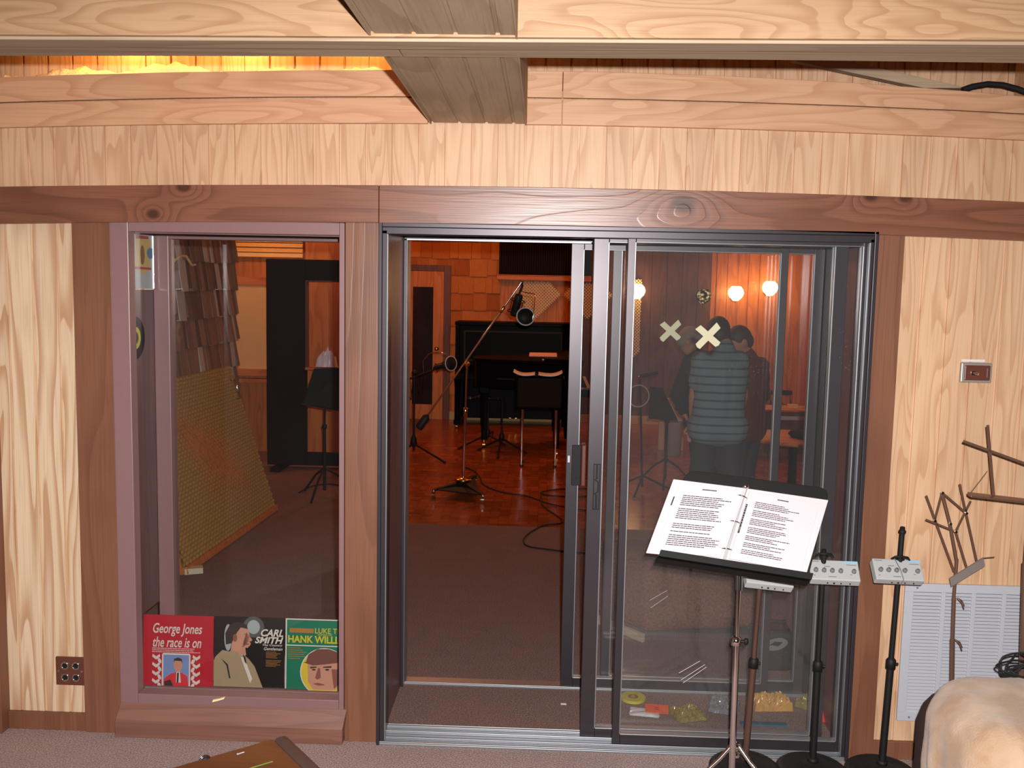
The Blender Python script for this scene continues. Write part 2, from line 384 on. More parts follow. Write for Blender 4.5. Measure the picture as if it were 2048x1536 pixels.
bow(trim(b, m_batt, 'two boards under the cove beam'), cb_)
trim(MB().box(-2.13, 2.6, -1.078, -1.06, 2.425, 2.64), m_plyx, 'inner board of the cove beam')
p = [at(1585, 120, .10), at(1690, 120, .10), at(1935, 176, .10), at(1850, 176, .10)]
trim(MB().prism(p, (0, .04, 0)), m_batt, 'pale brace slanting across the right cove')
trim(MB().box(1.78, 2.5, .02, .2, 2.53, 2.74), m_plyx, 'plywood box end in the right cove')
# glowing insulation on the ledge
ins = MB(); nx_, ny_ = 150, 8; vs = []
from mathutils import noise as mn
for i in range(nx_+1):
    for j in range(ny_+1):
        x = -2.08+1.63*i/nx_; y = .03+.16*j/ny_; e = math.sin(math.pi*j/ny_)**.5 if 0 < j < ny_ else 0
        h = max(.0, .040+.075*max(0, mn.noise((x*3.1+4, 0, 2))+.15)+.012*mn.noise((x*23, y*23, 1))+.006*mn.noise((x*60, y*60, 5)))
        vs.append(V((x, y, 2.556-.045*(x/1.95)**2+h*e*1.2)))
m_ = ny_+1; ins.add(vs, [(i*m_+j, (i+1)*m_+j, (i+1)*m_+j+1, i*m_+j+1) for i in range(nx_) for j in range(ny_)], True)
k = N('insulation'); nz = k.noise(k.coord(), 60, 4, .7)
m_ins = k.bsdf(k.mix(nz, rgb(250, 226, 150), rgb(255, 244, 210)), .95, 0, .05, nz, .6, .01)
tag(obj('insulation', ins, m_ins), 'fluffy yellow insulation lying on the lit cove ledge', 'insulation')['kind'] = 'stuff'
hp = [at(u, v, .06) for u, v in ((1925, 180), (1945, 173), (1975, 168), (2005, 170), (2035, 178), (2080, 196))]
hs = tag(obj('hose', MB().tube(hp, .011, 10), m_rub), 'black hose looping over the ledge at the upper right', 'hose')
# ---- fixed window
w1 = sroot('window_1', (-1.2, 0, .11), 'mauve framed fixed window left of the door')
fr = MB()
fr.box(-1.635, -1.565, -.028, .03, .125, 2.025); fr.box(-.766, -.746, -.028, .03, .125, 2.025)
fr.box(-1.565, -.766, -.028, .03, 1.978, 2.025); fr.box(-1.565, -.766, -.028, .03, .125, .170)
struct('window_frame', fr, m_mauve, .003, parent=w1)
st = MB()
for a in ((-.77, -.757, .03, .045, .165, 1.985), (-1.562, -.77, .03, .045, 1.975, 1.985), (-1.562, -.77, .03, .045, .165, .174)): st.box(*a)
struct('glass_stop', st, m_mauve, .001, parent=w1)
struct('pane', MB().box(-1.57, -.762, .022, .028, .167, 1.982), m_glass, parent=w1)
sl = MB(); sl.prism([(-1.648, -.055, 0), (-1.648, -.058, .064), (-1.635, -.028, .134), (-1.635, .003, .134), (-1.648, .003, 0)], (.902, 0, 0))
struct('window_sill', sl, m_sillw, .003, parent=w1)
ln = MB(); ln.box(-1.76, -1.69, .03, .5, .365, 2.03); ln.box(-1.79, -1.752, .1, .5, 0, .365); ln.box(-.74, -.70, .1, .6, 0, 2.03); ln.box(-1.69, -.74, .1, .6, 1.995, 2.03)
trim(ln, m_mauvew, 'mauve stained lining of the window cavity', 0)
w2 = sroot('window_2', (-1.2, .5, .06), 'inner mauve window frame facing the far room')
fr = MB(); fr.box(-1.69, -1.622, .5, .57, .0, 1.995); fr.box(-.80, -.742, .5, .57, .0, 1.995); fr.box(-1.622, -.80, .5, .57, 1.975, 1.995); fr.box(-1.622, -.80, .5, .57, 0, .1)
struct('window_frame', fr, m_mauve, .003, parent=w2)
struct('pane', MB().box(-1.625, -.797, .53, .536, .095, 1.98), m_glass, parent=w2)
# ---- sliding doors
def panel(parent, name, x0, x1, z0, z1, y0, y1, sl, sr, rb, rt, gm, bead=.0035, mat=None):
    b = MB(); b.box(x0, x0+sl, y0, y1, z0, z1); b.box(x1-sr, x1, y0, y1, z0, z1)
    b.box(x0+sl, x1-sr, y0, y1, z0, z0+rb); b.box(x0+sl, x1-sr, y0, y1, z1-rt, z1)
    o = struct(name, b, mat or m_alu, .002, parent=parent)
    q = MB(); a, c, d, e = x0+sl, x1-sr, z0+rb, z1-rt; yb = y0-.002
    q.box(a-bead, a+.001, yb, y1, d, e); q.box(c-.001, c+bead, yb, y1, d, e); q.box(a, c, yb, y1, d-bead, d+.001); q.box(a, c, yb, y1, e-.001, e+.002)
    o2 = struct('glazing_bead', q, m_silv, .001, parent=o)
    g = struct('pane', MB().box(a-.002, c+.002, (y0+y1)/2-.003, (y0+y1)/2+.003, d-.002, e+.002), gm, parent=o)
    return o
d1 = sroot('door_1', (.3, 0, 0), 'bronze aluminium sliding glass door in the front frame')
f1 = MB()
f1.box(-.615, -.602, -.045, .11, 0, 2.028); f1.box(-.602, -.583, -.04, -.018, .018, 2.0); f1.box(-.602, -.590, -.018, .11, .018, 2.0)
f1.box(1.206, 1.221, -.045, .11, 0, 2.028); f1.box(1.192, 1.206, -.04, -.018, .018, 2.0); f1.box(1.196, 1.206, -.018, .11, .018, 2.0)
f1.box(-.602, 1.206, -.045, .11, 2.012, 2.028); f1.box(-.602, 1.206, -.04, -.012, 1.986, 2.012); f1.box(-.602, 1.206, .036, .042, 1.986, 2.012); f1.box(-.602, 1.206, .09, .11, 1.988, 2.012)
struct('door_frame', f1, m_alu, .002, parent=d1)
q = MB(); q.box(-.5835, -.580, -.041, -.018, .018, 1.986); q.box(1.189, 1.192, -.041, -.018, .018, 1.986)
struct('frame_edge', q, m_silv, .0008, parent=d1)
th = MB(); th.box(-.602, 1.206, -.045, .115, 0, .009)
for y0, y1, h in ((-.045, -.036, .016), (-.012, -.006, .020), (.038, .044, .022), (.084, .09, .02), (.108, .115, .016)): th.box(-.602, 1.206, y0, y1, .009, h)
struct('threshold', th, m_silv, .0015, parent=d1)
PB = panel(d1, 'fixed_panel', .312, 1.196, .014, 2.006, -.002, .030, .030, .016, .046, .032, m_glassd)
PA = panel(d1, 'sliding_panel', .188, 1.142, .012, 2.004, .046, .078, .058, .05, .046, .03, m_glassd)
hh = MB(); c0 = at(1187, 925, .044); c1 = at(1199, 1022, .044); zc = (c0.z+c1.z)/2; hx = (c0.x+c1.x)/2
hh.box(hx-.013, hx-.010, .040, .047, zc-.09, zc+.09); hh.box(hx+.010, hx+.013, .040, .047, zc-.09, zc+.09)
hh.box(hx-.013, hx+.013, .040, .047, zc+.087, zc+.09); hh.box(hx-.013, hx+.013, .040, .047, zc-.09, zc-.087)
hh.prism([(hx-.012, .039, zc+.03), (hx+.003, .039, zc+.018), (hx+.003, .039, zc-.018), (hx-.012, .039, zc-.03), (hx-.006, .039, zc-.03), (hx+.008, .039, zc-.02), (hx+.008, .039, zc+.02), (hx-.006, .039, zc+.03)], (0, .006, 0))
hh.box(hx-.004, hx+.004, .042, .0465, zc+.03, zc+.085); hh.box(hx-.004, hx+.004, .042, .0465, zc-.085, zc-.03)
struct('pull_handle', hh, m_blk, .001, parent=PA)
# back pair
ln = MB(); ln.box(-.66, -.602, .115, .5, 0, 2.03); trim(ln, m_mauvew, 'reddish wood lining left of the doorway', 0)
ln = MB(); ln.box(1.222, 1.26, .115, .5, 0, 2.03); trim(ln, m_mauvew, 'reddish wood lining right of the doorway', 0)
ln = MB(); ln.box(-.602, 1.222, .115, .5, 2.022, 2.036); trim(ln, m_mauvew, 'wood lining above the doorway', 0)
d2 = sroot('door_2', (.3, .55, 0), 'second bronze sliding glass door behind the first')
f2 = MB(); f2.box(-.66, -.600, .50, .61, 0, 2.03); f2.box(-.600, -.588, .50, .61, 0, 1.99); f2.box(1.210, 1.226, .50, .61, 0, 2.03); f2.box(-.6, 1.21, .50, .61, 1.992, 2.03)
struct('door_frame', f2, m_alu, .002, parent=d2)
q = MB(); q.box(-.588, -.5855, .50, .61, .012, 1.99); q.box(-.588, .2, .494, .503, 1.9885, 1.996)
struct('frame_edge', q, m_silv, .0008, parent=d2)
th = MB(); th.box(-.588, 1.21, .528, .60, 0, .008); th.box(-.588, 1.21, .528, .534, .008, .014)
struct('threshold', th, m_silv, .001, parent=d2)
PC = panel(d2, 'sliding_panel', .118, 1.045, .012, 1.99, .536, .562, .055, .034, .044, .026, m_glassd)
PD = panel(d2, 'fixed_panel', .30, 1.208, .012, 1.99, .572, .598, .04, .044, .044, .026, m_glass)
c0 = at(1148, 890, .53); c1 = at(1160, 970, .53)
hh = MB(); hh.box(c0.x-.008, c1.x+.0, .518, .536, c1.z, c0.z)
for z in (c0.z-.03, c1.z+.03): hh.cyl(((c0.x+c1.x)/2-.004, .518, z), ((c0.x+c1.x)/2-.004, .514, z), .005, n=12)
lp = struct('latch_plate', hh, m_blk, .002, parent=PC)
hw = MB(); hw.box(c1.x+.003, c1.x+.022, .512, .545, c1.z-.002, c0.z+.002)
struct('latch_grip', hw, m_brown, .004, parent=lp, label='reddish brown grip beside the latch plate')
cc = at(1138, 918, .53); struct('strike', MB().box(cc.x-.006, cc.x+.004, .526, .54, cc.z-.015, cc.z+.015), m_paper, .001, parent=lp, label='small white strike')
# ---- far room
def shingle_mat(name, a, b, c, pale=.9):
    k = N(name); t = k.n('Attribute', attribute_name='tint').outputs['Fac']
    g = k.noise(k.coord((30, 30, 1.5)), 3, 3, .6)
    col = k.mix(k.sstep(t, .0, .8), a, b); col = k.mix(k.sstep(t, pale, pale+.02), col, c)
    col = k.mix(k.math('MULTIPLY', g, .5), col, tuple(x*.55 for x in a[:3])+(1,))
    return k.bsdf(col, .8, 0, .2, g, .5, .006)
def shingles(mb, o, ux, n, w, h, rh, wr, seed):
    r = random.Random(seed); o = V(o); ux = V(ux); n = V(n); up = V((0, 0, 1)); z = 0
    while z < h:
        x = -r.random()*.1
        while x < w:
            ww = r.uniform(*wr); a, b = max(x, 0)+.002, min(x+ww, w)-.002
            if b-a > .01:
                mb.t = r.random(); dz = r.uniform(-.012, .012); t = r.uniform(.026, .044); zt = min(z+rh*1.03, h+.02)
                P = lambda X, Z, d: o+ux*X+up*Z+n*d
                mb.hexa([P(a, z+dz, 0), P(b, z+dz, 0), P(b, z+dz, t), P(a, z+dz, t), P(a, zt, 0), P(b, zt, 0), P(b, zt, .006), P(a, zt, .006)])
            x += ww
        z += rh
m_shL = shingle_mat('weathered_shingle', rgb(104, 72, 58), rgb(164, 124, 104), rgb(206, 194, 184), .84)
m_shB = shingle_mat('cedar_shingle', rgb(176, 100, 52), rgb(214, 136, 74), rgb(190, 112, 60), .93)
m_cedar = wood('cedar_board', rgb(206, 128, 66), rgb(160, 88, 42), 'Z', 6, 6, 8, .5, .5, .3, .14, 'X', 0)
m_cedarx = wood('cedar_rail', rgb(206, 128, 70), rgb(160, 88, 44), 'X', 8, 6, 10, .5, .5, .3)
m_red = wood('dark_red_board', rgb(112, 72, 62), rgb(80, 50, 42), 'Z', 6, 6, 8, .5, .5, .3, .2, 'X', 0)
sL = MB(); shingles(sL, (-2.5, .62, .5), (0, 1, 0), (1, 0, 0), 3.45, 2.5, .205, (.045, .10), 11); sL.t = .3; sL.box(-2.7, -2.5, .6, 4.07, 0, 3.1)
struct('wall_studio_left', sL, m_shL, label='wall of weathered wood shingles behind the fixed window')
sA = MB(); sA.box(-3.5, -1.95, 6.3, 6.45, 0, 3.1); sA.box(-2.1, -1.95, 6.45, 9.1, 0, 3.1); sA.box(-3.55, -3.4, .6, 6.45, 0, 3.1); sA.box(-3.5, -2.7, 3.9, 4.05, 0, 3.1)
struct('wall_alcove', sA, m_cedar, label='orange wood alcove wall left of the far room')
sB = MB(); sB.cur = 0; sB.box(-2.0, 4.3, 9.03, 9.15, 0, 3.1)
sB.cur = 1; shingles(sB, (-2.0, 9.03, .12), (1, 0, 0), (0, -1, 0), 1.43, 2.9, .225, (.09, .24), 5)
sB.cur = 2; grooved(sB, -.57, .5, 0, 3.1, 9.02, .16)
sB.cur = 3; grooved(sB, .5, 2.2, 0, 3.1, 9.015, .2)
sB.cur = 2; grooved(sB, 2.2, 4.3, 0, 3.1, 9.015, .14, .02, .012)
struct('wall_studio_back', sB, [m_cedar, m_shB, m_cedar, m_red], label='far wall of cedar shingles and boards')
struct('wall_studio_right', MB().box(4.15, 4.3, .6, 9.1, 0, 3.1), m_cedar)
struct('ceiling_studio', MB().box(-3.5, 4.3, .6, 9.15, 3.1, 3.2), m_cedarx)
struct('baseboard_studio', MB().box(-1.3, 4.15, 8.99, 9.02, 0, .11), plain('pale_baseboard', rgb(190, 160, 110), .7), .003)
# far door
d3 = sroot('door_3', (-1.55, 9, 0), 'orange wood door with tall dark glass in the far wall')
b = MB(); b.box(-1.95, -1.86, 8.96, 9.02, 0, 2.05); b.box(-1.31, -1.22, 8.96, 9.02, 0, 2.05); b.box(-1.86, -1.31, 8.96, 9.02, 1.97, 2.05); struct('door_casing', b, m_red, .004, parent=d3)
b = MB(); b.box(-1.86, -1.72, 8.97, 9.02, 0, 1.97); b.box(-1.45, -1.31, 8.97, 9.02, 0, 1.97); b.box(-1.72, -1.45, 8.97, 9.02, 0, .2); b.box(-1.72, -1.45, 8.97, 9.02, 1.76, 1.97)
dl = struct('door_leaf', b, m_cedar, .004, parent=d3)
struct('pane', MB().box(-1.73, -1.44, 8.985, 9.0, .19, 1.77), plain('dark_door_glass', rgb(34, 34, 40), .12, 0, .6, .3, 3), parent=dl)
b = MB(); b.cyl((-1.39, 8.97, .95), (-1.39, 8.93, .95), .012, n=10); b.ell((-1.39, 8.915, .95), (.03, .03, .03), 12, 8)
struct('door_knob', b, m_brass, parent=dl)
# alcove window with shelf
w3 = sroot('window_3', (-2.6, 6.3, 1), 'pale covered window in the orange alcove')
a0 = at(470, 570, 6.28); a1 = at(532, 738, 6.28)
struct('pane', MB().box(a0.x, a1.x+.4, 6.275, 6.3, a1.z, a0.z), m_cream, parent=w3)
b = MB(); b.box(a0.x-.1, a0.x, 6.26, 6.3, a1.z-.06, a0.z+.09); b.box(a0.x, a1.x+.42, 6.26, 6.3, a0.z, a0.z+.09); b.box(a0.x-.1, a1.x+.42, 6.2, 6.3, a1.z-.07, a1.z); b.box(a0.x-.1, a1.x+.42, 6.16, 6.3, a1.z-.14, a1.z-.1)
struct('window_frame', b, m_cedarx, .004, parent=w3)
a0 = at(464, 472, 6.28); a1 = at(530, 514, 6.28); b = MB()
for i in range(9):
    z = a1.z+(a0.z+.25-a1.z)*i/9; b.hexa([(a0.x, 6.25, z), (a1.x+.4, 6.25, z), (a1.x+.4, 6.3, z+.01), (a0.x, 6.3, z+.01), (a0.x, 6.262, z+.045), (a1.x+.4, 6.262, z+.045), (a1.x+.4, 6.3, z+.05), (a0.x, 6.3, z+.05)])
struct('blind_slats', b, m_cream, parent=w3, label='pale slatted blind at the top')
# ---------------------------------------------------------------- things in front of the window wall
from mathutils import noise as mn
class Fr:                                            # a flat frame: origin at lower left, u right, v up, d out
    def __init__(s, O, U, W_, n=None):
        s.O = V(O); s.U = V(U); s.W = V(W_); s.n = (n or s.U.cross(s.W)).normalized()
    def p(s, u, v, d=0): return s.O+s.U*u+s.W*v+s.n*d
    def rect(s, mb, u0, v0, u1, v1, d, th=.0006):
        return mb.hexa([s.p(*q) for q in ((u0, v0, d), (u1, v0, d), (u1, v1, d), (u0, v1, d), (u0, v0, d+th), (u1, v0, d+th), (u1, v1, d+th), (u0, v1, d+th))])
    def poly(s, mb, pts, d, th=.0005): return mb.prism([s.p(u, v, d) for u, v in pts], s.n*th)
    def oval(s, mb, u, v, a, b, d, th=.0005, n=28, rot=0):
        c, q = math.cos(rot), math.sin(rot)
        return s.poly(mb, [(u+a*math.cos(t)*c-b*math.sin(t)*q, v+a*math.cos(t)*q+b*math.sin(t)*c) for t in [2*math.pi*i/n for i in range(n)]], d, th)
def text(name, s, fr, u0, v0, u1, v1, d, mat, parent, shear=0, bold=0, ext=.02):
    c = bpy.data.curves.new(name, 'FONT'); c.body = s; c.shear = shear; c.offset = bold; c.extrude = ext; c.resolution_u = 3
    t = bpy.data.objects.new(name, c); COL.objects.link(t)
    dg = bpy.context.evaluated_depsgraph_get(); me = bpy.data.meshes.new_from_object(t.evaluated_get(dg))
    bpy.data.objects.remove(t); bpy.data.curves.remove(c)
    xs = [v.co.x for v in me.vertices]; ys = [v.co.y for v in me.vertices]
    x0, x1, y0, y1 = min(xs), max(xs), min(ys), max(ys)
    o = bpy.data.objects.new(name, me); COL.objects.link(o); o.parent = parent; L = origin(o)
    for v in me.vertices:
        v.co = fr.p(u0+(v.co.x-x0)/(x1-x0)*(u1-u0), v0+(v.co.y-y0)/(y1-y0)*(v1-v0), d+(.0004 if v.co.z > 0 else 0))-L
    me.materials.clear(); me.materials.append(mat); me.name = name
    return o
def lines(fr, mb, u0, u1, v0, v1, n, d, seed, wmin=.5, thick=.45, gaps=()):
    r = random.Random(seed)
    for i in range(n):
        if i in gaps: continue
        v = v1-(v1-v0)*(i+.5)/n; h = (v1-v0)/n*thick/2; u = u0; e = u0+(u1-u0)*r.uniform(wmin, 1)
        while u < e:
            wd = min(r.uniform(.03, .11)*(u1-u0), e-u); fr.rect(mb, u, v-h, u+wd, v+h, d, .0002); u += wd+.009*(u1-u0)
# switch
p = at(1950, 745, 0); t = thing('light_switch', 'small brown toggle switch in a metal box on the right wall', 'switch', p)
b = MB(); b.box(p.x-.058, p.x+.056, -.016, .002, p.z-.037, p.z+.037); obj('box', b, plain('dull_aluminium', rgb(168, 160, 150), .45, .5), t, .004)
b = MB(); b.box(p.x-.047, p.x+.047, -.022, -.014, p.z-.028, p.z+.028); obj('face_plate', b, m_brown, t, .003)
b = MB(); b.cyl((p.x-.018, -.022, p.z), (p.x-.018, -.03, p.z), .008, n=12); b.tube([(p.x-.018, -.028, p.z+.001), (p.x-.006, -.042, p.z-.003)], [.0035, .0045], 8); obj('toggle', b, m_chr, t)
b = MB(); b.box(p.x+.033, p.x+.036, -.0235, -.021, p.z-.016, p.z+.018); obj('marker_strip', b, m_greyd, t)
b = MB(); fr = Fr((p.x-.058, -.002, p.z+.04), (1, 0, 0), (0, 0, 1), V((0, -1, 0))); fr.rect(b, .004, 0, .09, .009, 0, .001); obj('label_strip', b, m_paper, t)
# four jack plate
p = at(142, 1341, 0); t = thing('jack_plate', 'brown wall plate with four round microphone sockets at the lower left', 'socket plate', p)
b = MB(); b.box(p.x-.058, p.x+.058, -.008, .002, p.z-.058, p.z+.058); obj('face_plate', b, m_brown, t, .003)
for i in (-1, 1):
    for j in (-1, 1):
        c = V((p.x+i*.022+.003, -.008, p.z+j*.024)); b = MB(); b.torus(c+V((0, -.003, 0)), .0135, .0035, (0, 1, 0), 20, 8); o = obj('socket', b, m_chr, t)
        b = MB(); b.cyl(c+V((0, .001, 0)), c+V((0, -.003, 0)), .012, n=16); obj('socket_core', b, m_blk, o)
for i in (-1, 1): b = MB(); b.cyl((p.x+i*.047, -.007, p.z), (p.x+i*.047, -.010, p.z), .004, n=10); obj('screw', b, m_chr, t)
# return air grille
gx0, gx1, gz0, gz1 = 1.408, 2.16, .158, .705
t = thing('air_grille', 'white louvred air return grille low on the right wall', 'vent', (1.78, -.004, gz0))
b = MB(); fw = .033
b.box(gx0, gx1, -.014, -.002, gz0, gz0+fw); b.box(gx0, gx1, -.014, -.002, gz1-fw, gz1); b.box(gx0, gx0+fw, -.014, -.002, gz0+fw, gz1-fw); b.box(gx1-fw, gx1, -.014, -.002, gz0+fw, gz1-fw)
cols = 6; pw = (gx1-gx0-2*fw)/cols
for i in range(1, cols): b.box(gx0+fw+pw*i-.008, gx0+fw+pw*i+.008, -.013, -.002, gz0+fw, gz1-fw)
obj('frame', b, m_white, t, .0015)
nr = 36
for i in range(cols):
    b = MB(); xa = gx0+fw+pw*i+(.008 if i else 0); xb = gx0+fw+pw*(i+1)-(.008 if i < cols-1 else 0)
    for j in range(nr):
        z = gz0+fw+(gz1-gz0-2*fw)*j/nr; hh_ = (gz1-gz0-2*fw)/nr
        b.hexa([(xa, -.012, z), (xb, -.012, z), (xb, -.010, z), (xa, -.010, z), (xa, -.004, z+hh_*.66), (xb, -.004, z+hh_*.66), (xb, -.002, z+hh_*.66), (xa, -.002, z+hh_*.66)])
    obj('louvre_bank', b, m_white, t)
b = MB(); b.box(gx0+.02, gx1-.02, -.0015, .001, gz0+.02, gz1-.02); obj('backing', b, plain('dark_duct', rgb(70, 72, 78), .8), t)
for x in (gx0+.045, gx1-.045):
    for z in (gz0+.016, gz1-.016): b = MB(); b.cyl((x, -.013, z), (x, -.0165, z), .004, n=10); obj('screw', b, m_greyd, t)
# ---- music stand and binder
BL = at(1292, 1106, -.43); BR = at(1612, 1152, -.43); TR = at(1657, 1000, -.30); TL = at(1347, 958, -.30)
SPb = at(1446, 1121, -.425); SPt = at(1490, 976, -.295)
nb = (BR-BL).cross(TL-BL).normalized()
if nb.y > 0: nb = -nb
foot = at(1462, 1592, -.40); foot.z = 0
ms = thing('music_stand', 'black desk music stand on a chrome tripod holding the open binder', 'music stand', foot)
off = -nb*.022
d0, d1_, d2_, d3_ = at(1316, 1111, -.43)+off, at(1619, 1158, -.43)+off, at(1664, 974, -.285)+off, at(1376, 936, -.285)+off
def rounded(a, b_, c, d, r=.12, n=6):
    out = []
    q = [a, b_, c, d]
    for i in range(4):
        P, A, B = q[i], q[i-1], q[(i+1) % 4]
        if i < 2: out.append(P); continue
        e1 = (A-P).normalized()*r*.35; e2 = (B-P).normalized()*r*.35
        for j in range(n+1):
            s_ = j/n; out.append((P+e1)*(1-s_)**2+P*2*s_*(1-s_)+(P+e2)*s_**2)
    return out
b = MB(); b.prism(rounded(d0, d1_, d2_, d3_), nb*.004); obj('desk', b, m_blk, ms, .0015)
lu = (d1_-d0).normalized(); upv = (d3_-d0).normalized()
b = MB(); c0 = d0-upv*.002; c1 = d1_-upv*.002
b.hexa([c0, c1, c1-upv*.006, c0-upv*.006, c0+nb*.05, c1+nb*.05, c1+nb*.05-upv*.006, c0+nb*.05-upv*.006])
b.hexa([c0+nb*.046-upv*.006, c1+nb*.046-upv*.006, c1+nb*.052-upv*.006, c0+nb*.052-upv*.006, c0+nb*.046+upv*.017, c1+nb*.046+upv*.017, c1+nb*.052+upv*.017, c0+nb*.052+upv*.017])
b.hexa([c0-upv*.006, c1-upv*.006, c1-upv*.006-nb*.02, c0-upv*.006-nb*.02, c0-upv*.012+nb*.045, c1-upv*.012+nb*.045, c1-upv*.02+nb*.0, c0-upv*.02+nb*.0])
obj('ledge', b, m_blk, ms, .001)
top = (d0+d1_)*.5+(d3_-d0)*.35-nb*.02
hub = at(1470, 1497, -.38)
b = MB(); b.cyl(top, at(1478, 1180, -.37), .012, n=14); b.cyl(at(1478, 1180, -.37), at(1473, 1285, -.375), .0085, n=14); obj('upper_pole', b, m_chr, ms)
b = MB(); b.cyl(at(1473, 1280, -.375), foot+V((0, 0, .05)), .0115, n=16); obj('lower_pole', b, m_chr, ms)
cp = at(1472, 1282, -.375); b = MB(); b.lathe([(0.012, -.016), (.017, -.014), (.0185, 0), (.017, .012), (.010, .016)], cp, n=20); o = obj('collar', b, m_chr, ms)
b = MB(); b.cyl(cp+V((.014, 0, 0)), cp+V((.028, -.003, 0)), .006, n=10); b.ell(cp+V((.034, -.003, 0)), (.009, .009, .013), 12, 8); obj('clamp_knob', b, m_blk, o)
b = MB(); b.lathe([(.012, -.03), (.019, -.027), (.02, -.012), (.013, -.01), (.013, .004), (.02, .006), (.02, .018), (.012, .022)], hub, n=20); obj('leg_hub', b, m_chr, ms)
for a in (200, 320, 80):
    dr = V((math.cos(math.radians(a)), math.sin(math.radians(a)), 0))
    b = MB(); e = V((hub.x, hub.y, 0))+dr*.27; b.tube([hub+dr*.015+V((0, 0, .012)), hub+dr*.06-V((0, 0, .03)), e+V((0, 0, .02))], .0075, 10); lg = obj('leg', b, m_chr, ms)
    b = MB(); b.ell(e+V((0, 0, .013)), (.013, .013, .013), 12, 8); obj('foot_cap', b, m_rub, lg)
    b = MB(); b.tube([hub+V((0, 0, -.09))+dr*.01, hub+dr*.10-V((0, 0, .07))], .004, 8); obj('brace', b, m_chr, lg)
bd = thing('ring_binder', 'open white ring binder of typed lyric sheets on the music stand', 'binder', (BL+BR)*.5)
b = MB(); r_ = .012
b.prism([BL, SPb, SPt, TL], -nb*.004); b.prism([SPb, BR, TR, SPt], -nb*.004)
obj('cover', b, m_paper, bd, .003)
FL = Fr(BL, SPb-BL, TL-BL, nb); FR_ = Fr(SPb, BR-SPb, SPt-SPb, nb)
b = MB(); b.prism([FL.p(*q) for q in ((.10, .03, .0015), (.955, .03, .0015), (.955, .955, .0015), (.10, .955, .0015))], nb*.005); obj('page_block', b, m_paper, bd, .001)
b = MB(); b.prism([FR_.p(*q) for q in ((.06, .03, .0015), (.93, .03, .0015), (.93, .965, .0015), (.06, .965, .0015))], nb*.006); obj('page_block', b, m_paper, bd, .001)
b = MB(); lines(FL, b, .2, .88, .12, .80, 27, .0068, 3, .7, .42, (6, 13, 14, 18, 20)); obj('typed_lines', b, m_ink, bd); b = MB(); lines(FL, b, .42, .62, .875, .90, 1, .0068, 5, .9, .6)
obj('page_title', b, m_ink, bd)
b = MB(); lines(FR_, b, .17, .72, .12, .84, 31, .0078, 8, .55, .42, (4, 9, 14, 19, 23, 27)); obj('typed_lines', b, m_ink, bd); b = MB(); lines(FR_, b, .42, .56, .90, .925, 1, .0078, 6, .9, .6); obj('page_title', b, m_ink, bd)
b = MB(); b.prism([FL.p(.985, .02, .003), FR_.p(.03, .02, .003), FR_.p(.03, .985, .003), FL.p(.985, .985, .003)], nb*.003); obj('ring_spine', b, m_grey, bd, .001)
for v in (.14, .51, .86):
    b = MB(); c = SPb+(SPt-SPb)*v; ux = (FR_.p(.06, v)-FL.p(.94, v)).normalized()
    pts = [c+ux*(.019*math.cos(t))+nb*(.004+.017*math.sin(t)) for t in [math.pi*i/12 for i in range(13)]]
    b.tube(pts, .0022, 8); obj('ring', b, m_chr, bd)
b = MB(); c = SPt+(SPt-SPb).normalized()*.004; b.ell(c+nb*.006, (.012, .008, .008), 12, 8); obj('ring_lever', b, m_chr, bd)
b = MB(); FR2 = Fr(FR_.p(.10, .38, .008), (SPt-SPb)*.40, (SPb-BR)*.05, nb); lines(FR2, b, 0, 1, 0, 1, 1, 0, 2, 1, .45); obj('side_note', b, m_ink, bd); b = MB(); FL2 = Fr(FL.p(.11, .64, .007), (TL-BL)*.12, (BL-SPb)*.04, nb); lines(FL2, b, 0, 1, 0, 1, 1, 0, 4, 1, .45); obj('side_note', b, m_ink, bd)
# ---- headphone mixers on round base stands
m_blue = plain('pale_blue_print', rgb(150, 190, 215), .5)
def mixer(c, yaw, roll, tilt, label):
    t = thing('headphone_mixer', label, 'mixer', c, 'headphone mixers on the floor stands')
    Rm = Matrix.Rotation(yaw, 3, 'Z') @ Matrix.Rotation(roll, 3, 'Y')
    ux = Rm @ V((1, 0, 0)); uy = Rm @ V((0, math.cos(tilt), math.sin(tilt))); n_ = ux.cross(uy)
    O = c-ux*.087-uy*.042; f = Fr(O, ux*.174, uy*.084, n_)
    b = MB(); f.rect(b, 0, 0, 1, 1, -.036, .036); cs_ = obj('case', b, m_grey, t, .004)
    b = MB(); f.rect(b, .72, .86, .99, .97, .0002, .0006); obj('coloured_band', b, m_blue, t)
    for u0, u1, v in ((.03, .2, .9), (.75, .95, .78), (.3, .42, .66), (.36, .52, .16), (.06, .1, .2), (.8, .84, .3)): b = MB(); f.rect(b, u0, v-.015, u1, v+.015, .0002, .0004); obj('printed_mark', b, m_greyd, cs_)
    for u in (.12, .285, .45, .62, .885):
        kc = f.p(u, .44); b = MB(); b.lathe([(.0085, 0), (.0075, .010), (.006, .012), (1e-4, .012)], kc, n_, 14); kb = obj('knob', b, m_greyd, t)
        b = MB(); q = Fr(kc, ux, uy, n_); q.rect(b, -.001, 0, .001, .0065, .0115, .001); obj('pointer', b, m_ink, kb)
    for u in (.35, .48, .62, .8): b = MB(); b.cyl(f.p(u, 0, -.02)-uy*.0, f.p(u, 0, -.02)-uy*.003, .0035 if u < .6 and u > .4 else .0025, n=10); obj('jack', b, m_blk, t)
    return f
